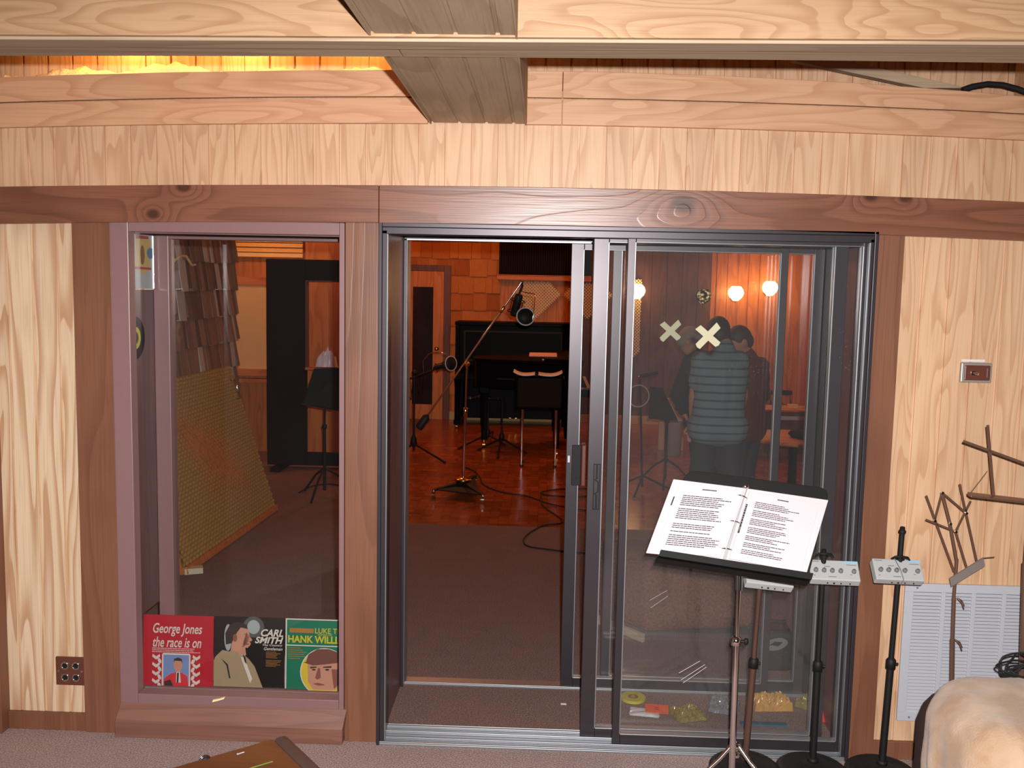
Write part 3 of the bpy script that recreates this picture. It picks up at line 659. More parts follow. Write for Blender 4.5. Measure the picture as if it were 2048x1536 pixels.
def round_stand(p0, ptop, mid, label, mat):
    t = thing('microphone_stand', label, 'stand', V((p0.x, p0.y, 0)), 'round base stands carrying headphone mixers')
    c = V((p0.x, p0.y, 0))
    b = MB(); b.lathe([(.0, 0), (.128, 0), (.134, .012), (.132, .026), (.12, .036), (.104, .041), (.100, .038), (.088, .046), (.084, .043), (.07, .051), (.066, .048), (.05, .055), (.046, .052), (.03, .058), (.0, .06)], c, n=40); obj('base', b, m_rub, t)
    b = MB(); b.cyl(c+V((0, 0, .055)), c+(ptop-c)*mid, .0125, n=16); b.lathe([(.0125, -.01), (.02, -.006), (.02, .006), (.0125, .01)], c+V((0, 0, .064)), n=16); obj('lower_pole', b, mat, t)
    k = c+(ptop-c)*mid; ax = (ptop-c).normalized()
    b = MB(); b.lathe([(.012, -.02), (.0175, -.018), (.0175, .014), (.012, .02)], k, ax, 16); b.cyl(k+V((.012, 0, 0)), k+V((.026, -.004, 0)), .005, n=8); obj('clutch', b, m_blk, t, 0)
    b = MB(); b.cyl(k, ptop, .0095, n=14); b.lathe([(.0095, -.012), (.013, -.01), (.013, -.002), (.0095, 0), (.008, .012), (1e-4, .012)], ptop, ax, 14); obj('upper_pole', b, mat, t)
    return t
YB = -.165
def base_at(u, v): return atz(u, v, .06)
q1 = at(1490, 1532, YB); q2 = at(1625, 1532, YB); q3 = at(1764, 1526, YB)
m_pole = plain('bronze_pole', rgb(120, 92, 80), .25, .7)
round_stand(q1, at(1522, 1140, YB), .55, 'bronze poled round base stand behind the music stand', m_pole)
round_stand(q2, at(1648, 1105, YB), .5, 'black round base stand second from the right of the glass door', m_blk)
round_stand(q3, at(1805, 1060, YB), .47, 'black round base stand with a tall pole, before the wall post', m_blk)
mixer(at(1538, 1150, YB-.03), .06, .10, .66, 'pale grey mixer box half hidden under the music stand desk')
mixer(at(1669, 1140, YB-.03), -.10, -.01, .72, 'pale grey mixer box just right of the binder, before the door post')
fm = mixer(at(1797, 1139, YB-.03), .02, .025, .8, 'pale grey mixer box strapped to the rightmost black stand')
b = MB(); b.tube([fm.p(.46, 1.12, -.0), fm.p(.47, .9, .004), fm.p(.53, .5, .004), fm.p(.55, .02, .003), fm.p(.55, -.05, -.03)], .0018, 6)
tag(obj('strap', b, m_greyd), 'thin grey tie around the mixer on the rightmost stand', 'strap')
for q, nm in ((at(1648, 1112, YB), 'black clip behind the mixer right of the binder'), (at(1800, 1118, YB), 'black clip above the mixer on the rightmost stand')):
    b = MB(); b.tube([q+V((-.03, .0, .0)), q+V((-.022, -.014, .012)), q+V((0, -.016, .014)), q+V((.022, -.014, .010)), q+V((.034, .0, -.004))], .004, 8)
    b.torus(q, .0125, .004, (0, 0, 1), 20, 8); tag(obj('pole_clip', b, m_blk), nm, 'clip', 'clips on the mixer stands')
# ---- folding wire music stands
def bar(mb, a, b_, w_=.0075, th=.003, n_=V((0, -1, 0))):
    d = (b_-a).normalized(); s_ = d.cross(n_).normalized()
    mb.hexa([a-s_*w_/2, b_-s_*w_/2, b_-s_*w_/2+n_*th, a-s_*w_/2+n_*th, a+s_*w_/2, b_+s_*w_/2, b_+s_*w_/2+n_*th, a+s_*w_/2+n_*th])
m_bron = plain('bronze_wire', rgb(132, 100, 84), .3, .6)
Yw = -.12
ws = thing('folding_music_stand', 'folded wire music stand with a small tray, before the air grille', 'music stand', at(1903, 1452, Yw), 'folding wire music stands')
ws.location.z = 0
A = lambda u, v, dy=0: at(u, v, Yw+dy)
for a, c in (((1884, 985), (1869, 1041)), ((1884, 985), (1932, 1026)), ((1941, 1002), (1911, 1063)), ((1851, 1039), (1911, 1063)), ((1852, 991), (1908, 1143)), ((1919, 968), (1953, 1122)), ((1911, 1063), (1933, 1135))):
    b = MB(); bar(b, A(*a, dy=-.006), A(*c, dy=-.006)); obj('arm', b, m_bron, ws)
for q in ((1884, 985), (1869, 1041), (1932, 1026), (1911, 1063), (1900, 1047)): c = A(*q, dy=-.008); b = MB(); b.cyl(c, c+V((0, -.008, 0)), .005, n=10); obj('rivet', b, m_chr, ws)
b = MB(); b.tube([A(1884, 985), A(1900, 1047), A(1913, 1120)], .006, 8); obj('spine', b, m_bron, ws)
b = MB(); ta, tb = A(1899, 1158, -.02), A(1967, 1116, -.02); dn = V((0, -.6, -.8))*.03
b.hexa([ta, tb, tb+dn, ta+dn, ta+V((0, .003, .003)), tb+V((0, .003, .003)), tb+dn+V((0, .003, .003)), ta+dn+V((0, .003, .003))]); b.tube([tb, A(1989, 1114, -.02)], .002, 6)
obj('tray', b, plain('grey_tray', rgb(150, 140, 136), .35, .7), ws, .001)
pb = at(1903, 1452, Yw); pb.z = .16
b = MB(); b.cyl(A(1914, 1118), A(1907, 1205), .006, n=12); obj('upper_pole', b, m_bron, ws)
b = MB(); b.cyl(A(1908, 1195), A(1905, 1285), .0072, n=12); b.cyl(A(1905, 1278), pb, .009, n=12); obj('lower_pole', b, m_bron, ws)
for q in ((1909, 1197), (1905, 1280)):
    c = A(*q); b = MB(); b.tube([c+V((.008, -.004, .004)), c+V((.022, -.014, -.012)), c+V((.030, -.016, -.034))], .0022, 8); b.tube([c+V((.008, -.004, .004)), c+V((.026, -.004, -.006)), c+V((.036, -.004, -.026))], .002, 8); obj('wing_screw', b, m_bron, ws)
for a in (100, 220, 340):
    dr = V((math.cos(math.radians(a))*.2, math.sin(math.radians(a))*.10, 0)); b = MB(); b.tube([pb+V((0, 0, .02)), pb+dr*.5+V((0, 0, -.07)), V((pb.x, pb.y-.02, .008))+dr], .005, 8); obj('leg', b, m_bron, ws)
Yw2 = -.30
A = lambda u, v, dy=0: at(u, v, Yw2+dy)
p0 = A(2042, 1500); p0.z = 0
w2s = thing('folding_music_stand', 'open wire music stand desk cut off by the right edge', 'music stand', p0, 'folding wire music stands')
for a, c in (((1975, 850), (1987, 992)), ((1926, 882), (2110, 949))):
    b = MB(); bar(b, A(*a, dy=-.004), A(*c, dy=-.004), .009); obj('arm', b, m_bron, w2s)
b = MB(); a, c = A(1934, 990), A(2110, 1010); b.hexa([a, c, c+V((0, -.03, -.002)), a+V((0, -.03, -.002)), a+V((0, 0, .012)), c+V((0, 0, .012)), c+V((0, -.03, .004)), a+V((0, -.03, .004))]); obj('tray', b, m_bron, w2s, .002)
b = MB(); b.tube([A(1975, 942, -.005), A(1941, 986, -.02)], .0013, 6); obj('page_wire', b, m_bron, w2s)
b = MB(); b.cyl(A(2060, 1008), A(2052, 1130), .008, n=12); b.cyl(A(2051, 1125), V((p0.x, p0.y, .12)), .011, n=12); obj('pole', b, m_bron, w2s)
for a in (90, 210, 330):
    dr = V((math.cos(math.radians(a))*.10, math.sin(math.radians(a))*.05, 0)); b = MB(); b.tube([p0+V((0, 0, .2)), p0+dr*.5+V((0, 0, .10)), p0+dr+V((0, 0, .008))], .005, 8); obj('leg', b, m_bron, w2s)
# ---- covered stool at the right
cx, cy, hx_, hy_, hz = 1.63, -.72, .385, .27, .545
def superpt(th, s, ex, kx, ky, kz, z0, e=3.4, rc=.13):
    c, q = math.cos(th), math.sin(th); rr_ = (abs(c)**e+abs(q)**e)**(-1/e)
    if s < .4: r, z = 1, z0+(kz-rc-z0)*s/.4
    elif s < .75: a = (s-.4)/.35*math.pi/2; r = 1-(rc/kx)*(1-math.cos(a)); z = kz-rc+rc*math.sin(a)
    else: r = (1-rc/kx)*(1-(s-.75)/.25); z = kz+.012*(s-.75)/.25
    return c*rr_*r*kx, q*rr_*r*ky, z
b = MB(); nt, ns = 48, 14; vs = []
for i in range(ns+1):
    for j in range(nt): x, y, z = superpt(2*math.pi*j/nt, i/ns, 0, hx_-.035, hy_-.03, hz-.05, .03); vs.append((cx+.0+x, cy+.12+y, z))
b.add(vs, [(i*nt+j, i*nt+(j+1) % nt, (i+1)*nt+(j+1) % nt, (i+1)*nt+j) for i in range(ns) for j in range(nt)], True)
b.add(vs[:nt], [tuple(range(nt))])
st = tag(obj('padded_stool', b, plain('dark_padding', rgb(58, 36, 34), .7), None, loc=(cx, cy, 0)), 'dark padded stool under the beige blanket at the right edge', 'stool')
for i in (-1, 1):
    for j in (-1, 1): q = MB(); q.cyl((cx+i*.3, cy+j*.19, 0), (cx+i*.3, cy+j*.19, .06), .02, n=12); obj('foot', q, m_blk, st)
b = MB(); nt, ns = 120, 40; vs = []
for i in range(ns+1):
    for j in range(nt):
        th_ = 2*math.pi*j/nt; x, y, z = superpt(th_, i/ns, 0, hx_, hy_+.012, hz+.006, .10)
        nn = V((x/hx_, y/hy_, .3)).normalized()
        f = max(0, 1-i/ns*1.2)
        d = f*(.024*math.sin(th_*9+2.5*mn.noise((th_*1.5, i*.06, 0)))+.012*math.sin(th_*17+i*.1))+.014*mn.noise((x*8, y*8, z*8))+.010*abs(mn.noise((x*4+2, y*4, z*6)))+.004*mn.noise((x*30, y*30, z*30))
        z2 = z+(.02*math.sin(th_*5) if i == 0 else 0)
        vs.append(V((cx+x+.02, cy+y-.004, z2))+nn*(d+.012*f)*(.35 if x < -hx_*.8 else 1))
b.add(vs, [(i*nt+j, i*nt+(j+1) % nt, (i+1)*nt+(j+1) % nt, (i+1)*nt+j) for i in range(ns) for j in range(nt)], True)
k = N('beige_plush'); nz = k.noise(k.coord(), 120, 3, .7); n2 = k.sstep(k.noise(k.coord(), 4.5, 3, .55), .38, .62); col = k.mix(n2, rgb(198, 170, 146), rgb(164, 126, 90)); col = k.mix(k.math('MULTIPLY', nz, .3), col, rgb(206, 182, 158))
m_plush = k.bsdf(col, .9, 0, .15, nz, .5, .006, Sheen_Weight=.35)
bl = tag(obj('blanket', b, m_plush, None, loc=(cx, cy, .1)), 'beige plush blanket draped over the stool in the lower right corner', 'blanket')
bl.modifiers.new('thick', 'SOLIDIFY').thickness = .004
# cable coil resting on the blanket's far side
cc = at(2036, 1338, -.50); r = random.Random(3)
b = MB(); pts = []
for i in range(420):
    i *= .22; a = i*.42; R_ = .06+.022*math.sin(i*.37)+.008*math.sin(i*1.7); pts.append(cc+V((.035+R_*1.1*math.cos(a+.3*math.sin(i*.11)), .03*math.sin(i*.23)+.02*math.sin(a), -.002+(.026+.010*math.sin(i*.31))*math.sin(a+.5*math.sin(i*.17))+.008*math.sin(i*.53))))
b.tube(pts, .0035, 6); tag(obj('cable_coil', b, m_rub), 'tangled coil of black cable lying on the beige blanket', 'cable')
# ---- veneered cabinet at the bottom edge
C0 = V((-.745, -1.009, .5)); dl_ = V((-.776, -.631, 0)); dr_ = V((.627, -.779, 0))
m_ven = wood('brown_veneer', rgb(98, 58, 32), rgb(74, 40, 22), 'X', 5, 5, 6, .35, .3, .5)
ct = thing('equipment_box', 'brown wooden box with a dark rounded edge at the bottom of the photo', 'box', (C0.x, C0.y-.25, 0))
b = MB(); a = C0+dl_*.0; P = [a, a+dl_*.55, a+dl_*.55+dr_*.34, a+dr_*.34]
b.prism([V((p.x, p.y, .0)) for p in P], (0, 0, .5)); obj('body', b, m_ven, ct, .004)
b = MB(); a = C0-dl_*.042; P = [a, C0-dl_*.001, C0-dl_*.001+dr_*.34, a+dr_*.34]
b.prism([V((p.x, p.y, .0)) for p in P], (0, 0, .503)); obj('bezel', b, plain('dark_bezel', rgb(74, 56, 50), .45), ct, .012, 3)
ft = Fr(C0+V((0, 0, .0005)), -dl_, -dr_, V((0, 0, 1)))
def tp(u, v): p = atz(u, v, .5); d = p-C0; return d.dot(-dl_), d.dot(-dr_)
b = MB(); u0, v0 = tp(480, 1543); u1, v1 = tp(546, 1523); ft.rect(b, u0, v1-.002, u1, v1+.002, 0, .0008); obj('pinstripe', b, plain('green_line', rgb(110, 150, 60), .5), ct)
b = MB(); u0, v0 = tp(476, 1508); u1, v1 = tp(488, 1504); ft.rect(b, u0, v0-.0016, u1, v0+.0016, 0, .0008); ft.oval(b, u0, v0, .0035, .0035, 0, .0008); obj('badge', b, m_paper, ct)
kp = C0+dl_*.21+V((.01, .012, -.012)); b = MB(); b.lathe([(.0, -.014), (.016, -.013), (.018, 0), (.014, .011), (0, .013)], kp, (dr_*-1), 18); o = obj('rear_knob', b, m_blk, ct)
b = MB(); b.torus(kp+dr_*-.003, .0172, .0012, dr_, 20, 6); b.torus(kp+dr_*.005, .0178, .0012, dr_, 20, 6); obj('knob_ring', b, m_chr, o)
# ---- tape crosses on the glass
def cross(c, y, s_, a0_, label):
    t = MB(); f = Fr((c.x, y, c.z), (1, 0, 0), (0, 0, 1), V((0, -1, 0)))
    for k_, (ang, ln_) in enumerate(((a0_, 1.08), (a0_+1.62, .98))):
        ca, sa = math.cos(ang), math.sin(ang); h, w_ = s_*ln_, s_*.24; jag = s_*.05
        f.poly(t, [(ca*x-sa*y_, sa*x+ca*y_) for x, y_ in ((-h, -w_), (h-jag, -w_), (h+jag, w_), (-h+jag, w_), (-h-jag, 0))], .0004+.0006*k_, .0006)
    return tag(obj('tape_cross', t, m_tape), label, 'tape', 'crosses of masking tape on the glass')
cross(at(1416, 672, .012), .0115, .052, .83, 'larger, brighter cross of masking tape on the front door glass')
cross(at(1341, 662, .543), .544, .051, .80, 'smaller, dimmer cross of masking tape on the rear door glass')
# ---- inside the window cavity
sh = at(438, 1402, -.031); b = MB(); b.prism([sh+V(q) for q in ((-.026, -.004, -.004), (-.004, -.004, .002), (.02, -.004, .010), (.024, -.004, .016), (.002, -.004, .008), (-.024, -.004, .002))], (0, .006, .002))
tag(obj('paper_scrap', b, plain('pale_yellow_scrap', rgb(246, 236, 170), .6)), 'small pale yellow scrap stuck above the window sill', 'scrap')
XL = -1.688
t = thing('framed_print', 'white framed print of a yellow crest on the left side of the window cavity', 'picture', (XL, .38, 1.75))
zt, zb = 1.99, 1.755
fr = Fr((XL, .17, zb), (0, .31, 0), (0, 0, zt-zb), V((1, 0, 0)))
b = MB(); fr.rect(b, 0, 0, 1, 1, .001, .006); obj('mount', b, plain('pale_mount', rgb(176, 180, 184), .5), t)
b = MB()
for a in ((0, 0, 1, .025), (0, .975, 1, 1), (0, 0, .03, 1), (.97, 0, 1, 1)): fr.rect(b, *a, .006, .006)
obj('frame', b, m_chr, t, .001)
mats = [plain('crest_yellow', rgb(206, 176, 110), .6), plain('crest_red', rgb(176, 70, 60), .6), plain('crest_blue', rgb(90, 130, 160), .6), plain('crest_brown', rgb(140, 96, 60), .6)]
b = MB(); b.cur = 0; fr.poly(b, [(.42, .9), (.9, .9), (.93, .75), (.86, .55), (.9, .42), (.8, .33), (.66, .28), (.5, .36), (.38, .42), (.44, .6)], .0072); b.cur = 1; fr.poly(b, [(.45, .96), (.85, .96), (.85, .91), (.45, .9)], .0076); fr.poly(b, [(.4, .41), (.92, .40), (.92, .36), (.4, .37)], .0080); b.cur = 2; fr.oval(b, .9, .66, .11, .10, .0078); b.cur = 3; fr.oval(b, .64, .62, .07, .17, .0082); obj('crest', b, mats, t)
cyr = .295; czr = 1.557
t = thing('vinyl_single', 'black seven inch record with a yellow label hung in the window cavity', 'record', (XL, cyr, czr))
b = MB(); b.lathe([(.019, 0), (.0885, 0), (.0885, .003), (.019, .003)], (XL+.002, cyr, czr), (1, 0, 0), 48, False); obj('disc', b, m_blkg, t)
b = MB(); b.lathe([(.019, .0032), (.046, .0032), (.046, .0037), (.019, .0037)], (XL+.002, cyr, czr), (1, 0, 0), 36, False); lb = obj('label_disc', b, plain('yellow_label', rgb(206, 200, 70), .6), t)
b = MB(); b.lathe([(.019, .0038), (.026, .0038), (.026, .0042), (.019, .0042)], (XL+.002, cyr, czr), (1, 0, 0), 30, False); obj('label_print', b, mats[3], lb)
# record sleeves leaning on the inner window
def sleeve(x0, ytop, ybot, label, z0=.004):
    t = thing('record_sleeve', label, 'record sleeve', (x0+.157, ybot, 0), 'record sleeves in the window cavity')
    Wv = V((0, ytop-ybot, math.sqrt(.315**2-(ytop-ybot)**2))); f = Fr((x0, ybot, z0), (.315, 0, 0), Wv, V((0, -Wv.z, Wv.y)))
    return t, f
m_lred = plain('sleeve_red', rgb(176, 30, 44), .45, 0, .4, .05); m_lwht = plain('sleeve_white', rgb(206, 194, 184), .6); m_skin_p = plain('print_skin', rgb(190, 132, 106), .6); m_lblu = plain('print_blue', rgb(112, 132, 178), .6)
m_lblk = plain('sleeve_black', rgb(26, 22, 22), .4); m_tan = plain('print_tan', rgb(156, 134, 102), .6); m_hair = plain('print_dark', rgb(44, 30, 28), .6); m_lgrn = plain('sleeve_green', rgb(20, 108, 80), .45); m_lyel = plain('print_yellow', rgb(200, 178, 30), .5); m_lor = plain('print_orange', rgb(176, 110, 40), .5); m_cap = plain('print_brown', rgb(110, 62, 50), .6); m_halo = plain('print_halo', rgb(150, 158, 158), .6); m_shade = plain('print_shadow', rgb(132, 76, 60), .6)
def back(t, f, m):
    b = MB(); f.rect(b, 0, 0, 1, 1, -.004, .004); return obj('card', b, m, t, .0006)
t, f = sleeve(-1.742, .452, .425, 'red record sleeve with a small photo of a man in a red jacket')
cd_ = back(t, f, m_lred)
text('title_print', 'George Jones', f, .14, .70, .84, .885, .0003, m_lwht, t, .25, .012); text('title_print', 'the race is on', f, .14, .545, .83, .69, .0003, m_lwht, t, .25, .012)
b = MB(); lines(f, b, .13, .82, .465, .54, 3, .0003, 21, .85, .35); obj('small_print', b, m_lwht, t)
b = MB(); b.cur = 0; f.poly(b, [(.275, -.0), (.275, .44), (.29, .462), (.665, .462), (.68, .44), (.68, 0)], .0003); b.cur = 1; f.rect(b, .295, .0, .66, .44, .0007, .0004)
b.cur = 2; f.poly(b, [(.30, .0), (.31, .10), (.40, .17), (.47, .19), (.56, .19), (.64, .14), (.655, .0)], .0012); b.cur = 3; f.oval(b, .505, .30, .062, .095, .0017); f.poly(b, [(.47, .2), (.54, .2), (.53, .27), (.48, .27)], .0015)
b.cur = 4; f.poly(b, [(.445, .33), (.45, .385), (.505, .405), (.56, .385), (.565, .32), (.55, .355), (.46, .36)], .0021); b.cur = 0; f.poly(b, [(.485, .2), (.535, .2), (.55, .05), (.48, .05)], .0017); b.cur = 4; f.poly(b, [(.495, .19), (.52, .19), (.515, .05), (.49, .05)], .0021)
f.poly(b, [(.31, .06), (.40, .09), (.44, .0), (.32, .0)], .0019)
obj('cover_picture', b, [m_lwht, m_lblu, plain('print_red', rgb(206, 40, 48), .5), m_skin_p, m_hair], t)
b = MB()
for sgn, uc in ((1, .19), (-1, .765)):
    for i in range(4):
        v = .40-i*.115
        f.poly(b, [(uc-.05*sgn, v+.045), (uc, v+.01), (uc+.05*sgn, v+.045), (uc+.055*sgn, v+.005), (uc, v-.035), (uc-.055*sgn, v+.005)], .0003)
        f.oval(b, uc+.05*sgn, v-.05, .022, .04, .0003, rot=.5*sgn)
obj('leaf_border', b, m_lwht, t)
t, f = sleeve(-1.426, .458, .437, 'black record sleeve with a man in a tan jacket seen in profile')
back(t, f, m_lblk)
b = MB(); b.cur = 6; f.oval(b, .56, .86, .15, .15, .0001); b.cur = 0; f.oval(b, .56, .86, .09, .10, .0003); f.oval(b, .20, .70, .055, .19, .0002)
b.cur = 1; f.poly(b, [(.02, .42), (.12, .52), (.22, .50), (.26, .54), (.40, .48), (.50, .40), (.58, .30), (.66, .10), (.70, 0), (.0, .0), (.0, .36)], .0006)
b.cur = 2; f.poly(b, [(.24, .52), (.26, .66), (.44, .60), (.46, .46), (.40, .42), (.33, .50)], .0010); f.oval(b, .37, .73, .135, .165, .0014); f.poly(b, [(.46, .78), (.545, .68), (.53, .655), (.50, .66), (.525, .625), (.515, .60), (.48, .56), (.40, .57)], .0014)
b.cur = 3; f.poly(b, [(.17, .60), (.16, .76), (.22, .88), (.34, .93), (.46, .89), (.48, .83), (.38, .85), (.33, .78), (.29, .70), (.25, .62)], .0018); b.cur = 5; f.oval(b, .30, .70, .03, .055, .0022); f.poly(b, [(.43, .76), (.47, .765), (.47, .75), (.43, .75)], .0018); f.poly(b, [(.44, .62), (.50, .625), (.50, .61), (.45, .6)], .0018)
b.cur = 4; f.poly(b, [(.40, .49), (.44, .45), (.46, .36), (.55, .12), (.52, .06), (.43, .3), (.38, .44)], .0010); b.cur = 3; f.poly(b, [(.41, .47), (.45, .43), (.47, .33), (.44, .36)], .0014); f.poly(b, [(.10, .40), (.2, .32), (.24, .12), (.22, .12), (.18, .3)], .0010)
obj('cover_picture', b, [m_halo, m_tan, m_skin_p, m_hair, m_lwht, m_shade, plain('print_dim_halo', rgb(74, 76, 76), .6)], t)
text('title_print', 'CARL', f, .665, .73, .985, .835, .0003, m_lwht, t, .3, .03); text('title_print', 'SMITH', f, .58, .63, .985, .725, .0003, m_lwht, t, .3, .03)
text('title_print', 'The Country', f, .69, .585, .975, .625, .0003, m_lwht, t, .3, .01); text('title_print', 'Gentleman', f, .71, .535, .975, .58, .0003, m_lwht, t, .3, .01)
b = MB(); lines(f, b, .74, .98, .30, .52, 11, .0003, 31, .6, .35, (5,)); obj('small_print', b, m_lor, t)
t, f = sleeve(-1.106, .455, .435, 'green record sleeve with a man in a brown cap inside a yellow circle')
back(t, f, m_lwht)
b = MB(); f.rect(b, .02, .0, .98, .985, .0001, .0004); obj('cover_panel', b, m_lgrn, t)
text('title_print', 'LUKE THE DRIFTER', f, .42, .80, 1.25, .875, .0007, m_lyel, t, 0, .01); text('title_print', 'HANK WILLIAMS', f, .04, .66, .97, .765, .0007, m_lyel, t, 0, .03); text('title_print', 'SONGS OF', f, .46, .77, .66, .795, .0007, m_lyel, t, 0, .01)
b = MB(); lines(f, b, .06, .40, .80, .87, 1, .0007, 12, 1, .9); lines(f, b, .04, .36, .42, .60, 6, .0007, 14, .5, .3); obj('small_print', b, m_lor, t)
b = MB(); f.rect(b, .02, .615, .98, .63, .0007, .0003); obj('rule', b, m_lwht, t)
b = MB(); b.cur = 0; f.oval(b, .56, .25, .345, .345, .0007, n=40); b.cur = 1; f.oval(b, .56, .25, .33, .33, .0012, n=40)
b.cur = 2; f.poly(b, [(.32, .40), (.33, .12), (.40, -.0), (.72, -.0), (.80, .12), (.82, .42), (.56, .48)], .0017); b.cur = 3; f.poly(b, [(.30, .40), (.33, .50), (.46, .58), (.62, .585), (.78, .53), (.84, .42), (.78, .40), (.60, .41), (.42, .36)], .0022); f.poly(b, [(.26, .385), (.44, .43), (.80, .40), (.60, .37), (.40, .345)], .0026)
b.cur = 4; f.poly(b, [(.78, .40), (.84, .42), (.84, .12), (.79, .1), (.77, .28)], .0022); f.poly(b, [(.36, .30), (.45, .315), (.45, .33), (.36, .325)], .0022); f.poly(b, [(.54, .315), (.66, .32), (.66, .345), (.54, .33)], .0022); f.oval(b, .41, .285, .028, .012, .0022); f.oval(b, .60, .29, .03, .013, .0022)
b.cur = 5; f.poly(b, [(.47, .31), (.50, .31), (.51, .17), (.46, .145), (.43, .17)], .0022); f.poly(b, [(.40, .085), (.47, .10), (.56, .08), (.56, .065), (.47, .06)], .0022); f.poly(b, [(.66, .3), (.76, .3), (.76, .08), (.70, .02), (.68, .14)], .0020)
obj('cover_picture', b, [m_lwht, plain('print_ochre', rgb(206, 176, 50), .5), m_skin_p, m_cap, m_hair, m_shade], t)
# ---- litter on the carpet between the doors
p = atz(1266, 1398, .0); t = thing('tape_roll', 'flat yellow roll of tape on the carpet between the doors', 'tape', p)
b = MB(); b.lathe([(.022, 0), (.055, 0), (.055, .012), (.022, .012), (.022, 0)], p, n=36, smooth=False); obj('roll', b, plain('yellow_tape', rgb(176, 166, 50), .5), t, .001)
b = MB(); b.lathe([(.016, .0), (.0225, .0), (.0225, .0125), (.016, .0125), (.016, 0)], p, n=30, smooth=False); obj('core', b, mats[3], t)
def crumple(c, sx, sy, sz, seed, rot=0, n_=24, flat=.35):
    r = random.Random(seed); b = MB(); vs = []
    for i in range(n_+1):
        for j in range(n_+1):
            x, y = (i/n_-.5)*2, (j/n_-.5)*2; e = max(abs(x), abs(y))
            h = (1-e**2)**.5 if e < 1 else 0; z = sz*h**.6*(.35+.35*mn.noise((x*1.6+seed, y*1.6, 0))+.55*abs(mn.noise((x*3.7, y*3.7, seed)))+.3*abs(mn.noise((x*8, y*8, seed+3))))
            X, Y = sx*x*(1+.1*mn.noise((y*3, seed, 1))), sy*y*(1+.1*mn.noise((x*3, seed, 2)))
            vs.append(V((c.x+X*math.cos(rot)-Y*math.sin(rot), c.y+X*math.sin(rot)+Y*math.cos(rot), c.z+.003+max(z, 0))))
    m = n_+1
    b.add(vs, [(i*m+j, (i+1)*m+j, (i+1)*m+j+1, i*m+j+1) for i in range(n_) for j in range(n_)], False)
    vb = [V((v.x, v.y, c.z+.001)) for v in vs]; b.add(vb, [(i*m+j, i*m+j+1, (i+1)*m+j+1, (i+1)*m+j) for i in range(n_) for j in range(n_)], False)
    return b
p = atz(1298, 1424, 0); t = thing('packet', 'clear packet with an orange card on the carpet between the doors', 'packet', p)
b = MB(); f = Fr(p+V((-.02, -.03, .012)), V((.097, -.012, 0)), V((.006, .055, .012)), V((0, -.2, 1))); f.rect(b, 0, 0, 1, 1, 0, .003); cardo = obj('card', b, plain('orange_card', rgb(206, 84, 44), .5), t)
b = MB(); lines(f, b, .4, .6, .3, .7, 2, .0032, 3, .9, .3); obj('card_print', b, m_ink, cardo)
obj('film', crumple(p+V((-.02, -.01, 0)), .062, .04, .012, 3, -.15, 8), m_plast, t)
m_film = plain('amber_film', rgb(188, 140, 76), .15, .1, .7, .4, 22, coat=.5); m_filmg = plain('olive_film', rgb(128, 112, 54), .2, .1, .6, .4, 20, coat=.4); m_filmc = plain('grey_film', rgb(120, 116, 120), .12, .1, .7, .3, 26, coat=.6)
for (u, v), sx, sy, sz, m, ro, lab in (((1375, 1432), .065, .06, .045, m_filmg, .3, 'olive crumpled plastic bag between the doors, left of the music stand pole'), ((1448, 1416), .065, .07, .055, m_filmc, -.3, 'grey see-through plastic bag behind the music stand pole'), ((1540, 1412), .085, .06, .085, m_film, .1, 'shiny amber plastic bag between the doors, the largest of the bags'), ((1622, 1414), .05, .06, .06, m_filmg, .9, 'olive yellow plastic bag at the right end between the doors')):
    q = atz(u, v, 0); tag(obj('plastic_bag', crumple(q, sx, sy, sz, int(u), ro), m, loc=q), lab, 'plastic bag', 'plastic bags on the carpet between the doors')
q = atz(1640, 1445, 0); b = MB(); b.prism([q+V(x) for x in ((-.03, -.02, .012), (.05, -.02, .005), (.01, .05, .06))], (.004, -.003, .004)); tag(obj('card', b, plain('red_card', rgb(190, 52, 40), .6)), 'small red card propped at the right door jamb', 'card')
q = atz(1530, 1453, 0); b = MB(); b.box(q.x-.10, q.x+.09, q.y-.008, q.y+.02, .003, .012); tag(obj('card', b, plain('teal_card', rgb(40, 80, 100), .6)), 'flat dark teal card in front of the amber plastic bag', 'card')
q = atz(1127, 1409, 0); b = MB(); b.box(q.x-.012, q.x+.012, q.y-.004, q.y+.003, .001, .005); tag(obj('paper_scrap', b, m_paper), 'tiny white scrap on the dark carpet in the doorway', 'scrap')
# reflected tape streaks, laid on the panes as thin pale lines
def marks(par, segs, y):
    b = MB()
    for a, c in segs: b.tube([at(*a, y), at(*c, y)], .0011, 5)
    o = obj('reflected_streaks', b, m_plast, par); return o
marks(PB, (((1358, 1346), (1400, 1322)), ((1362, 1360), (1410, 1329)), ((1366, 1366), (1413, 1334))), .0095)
marks(PC, (((1299, 1201), (1334, 1181)), ((1301, 1216), (1336, 1192))), .5445)
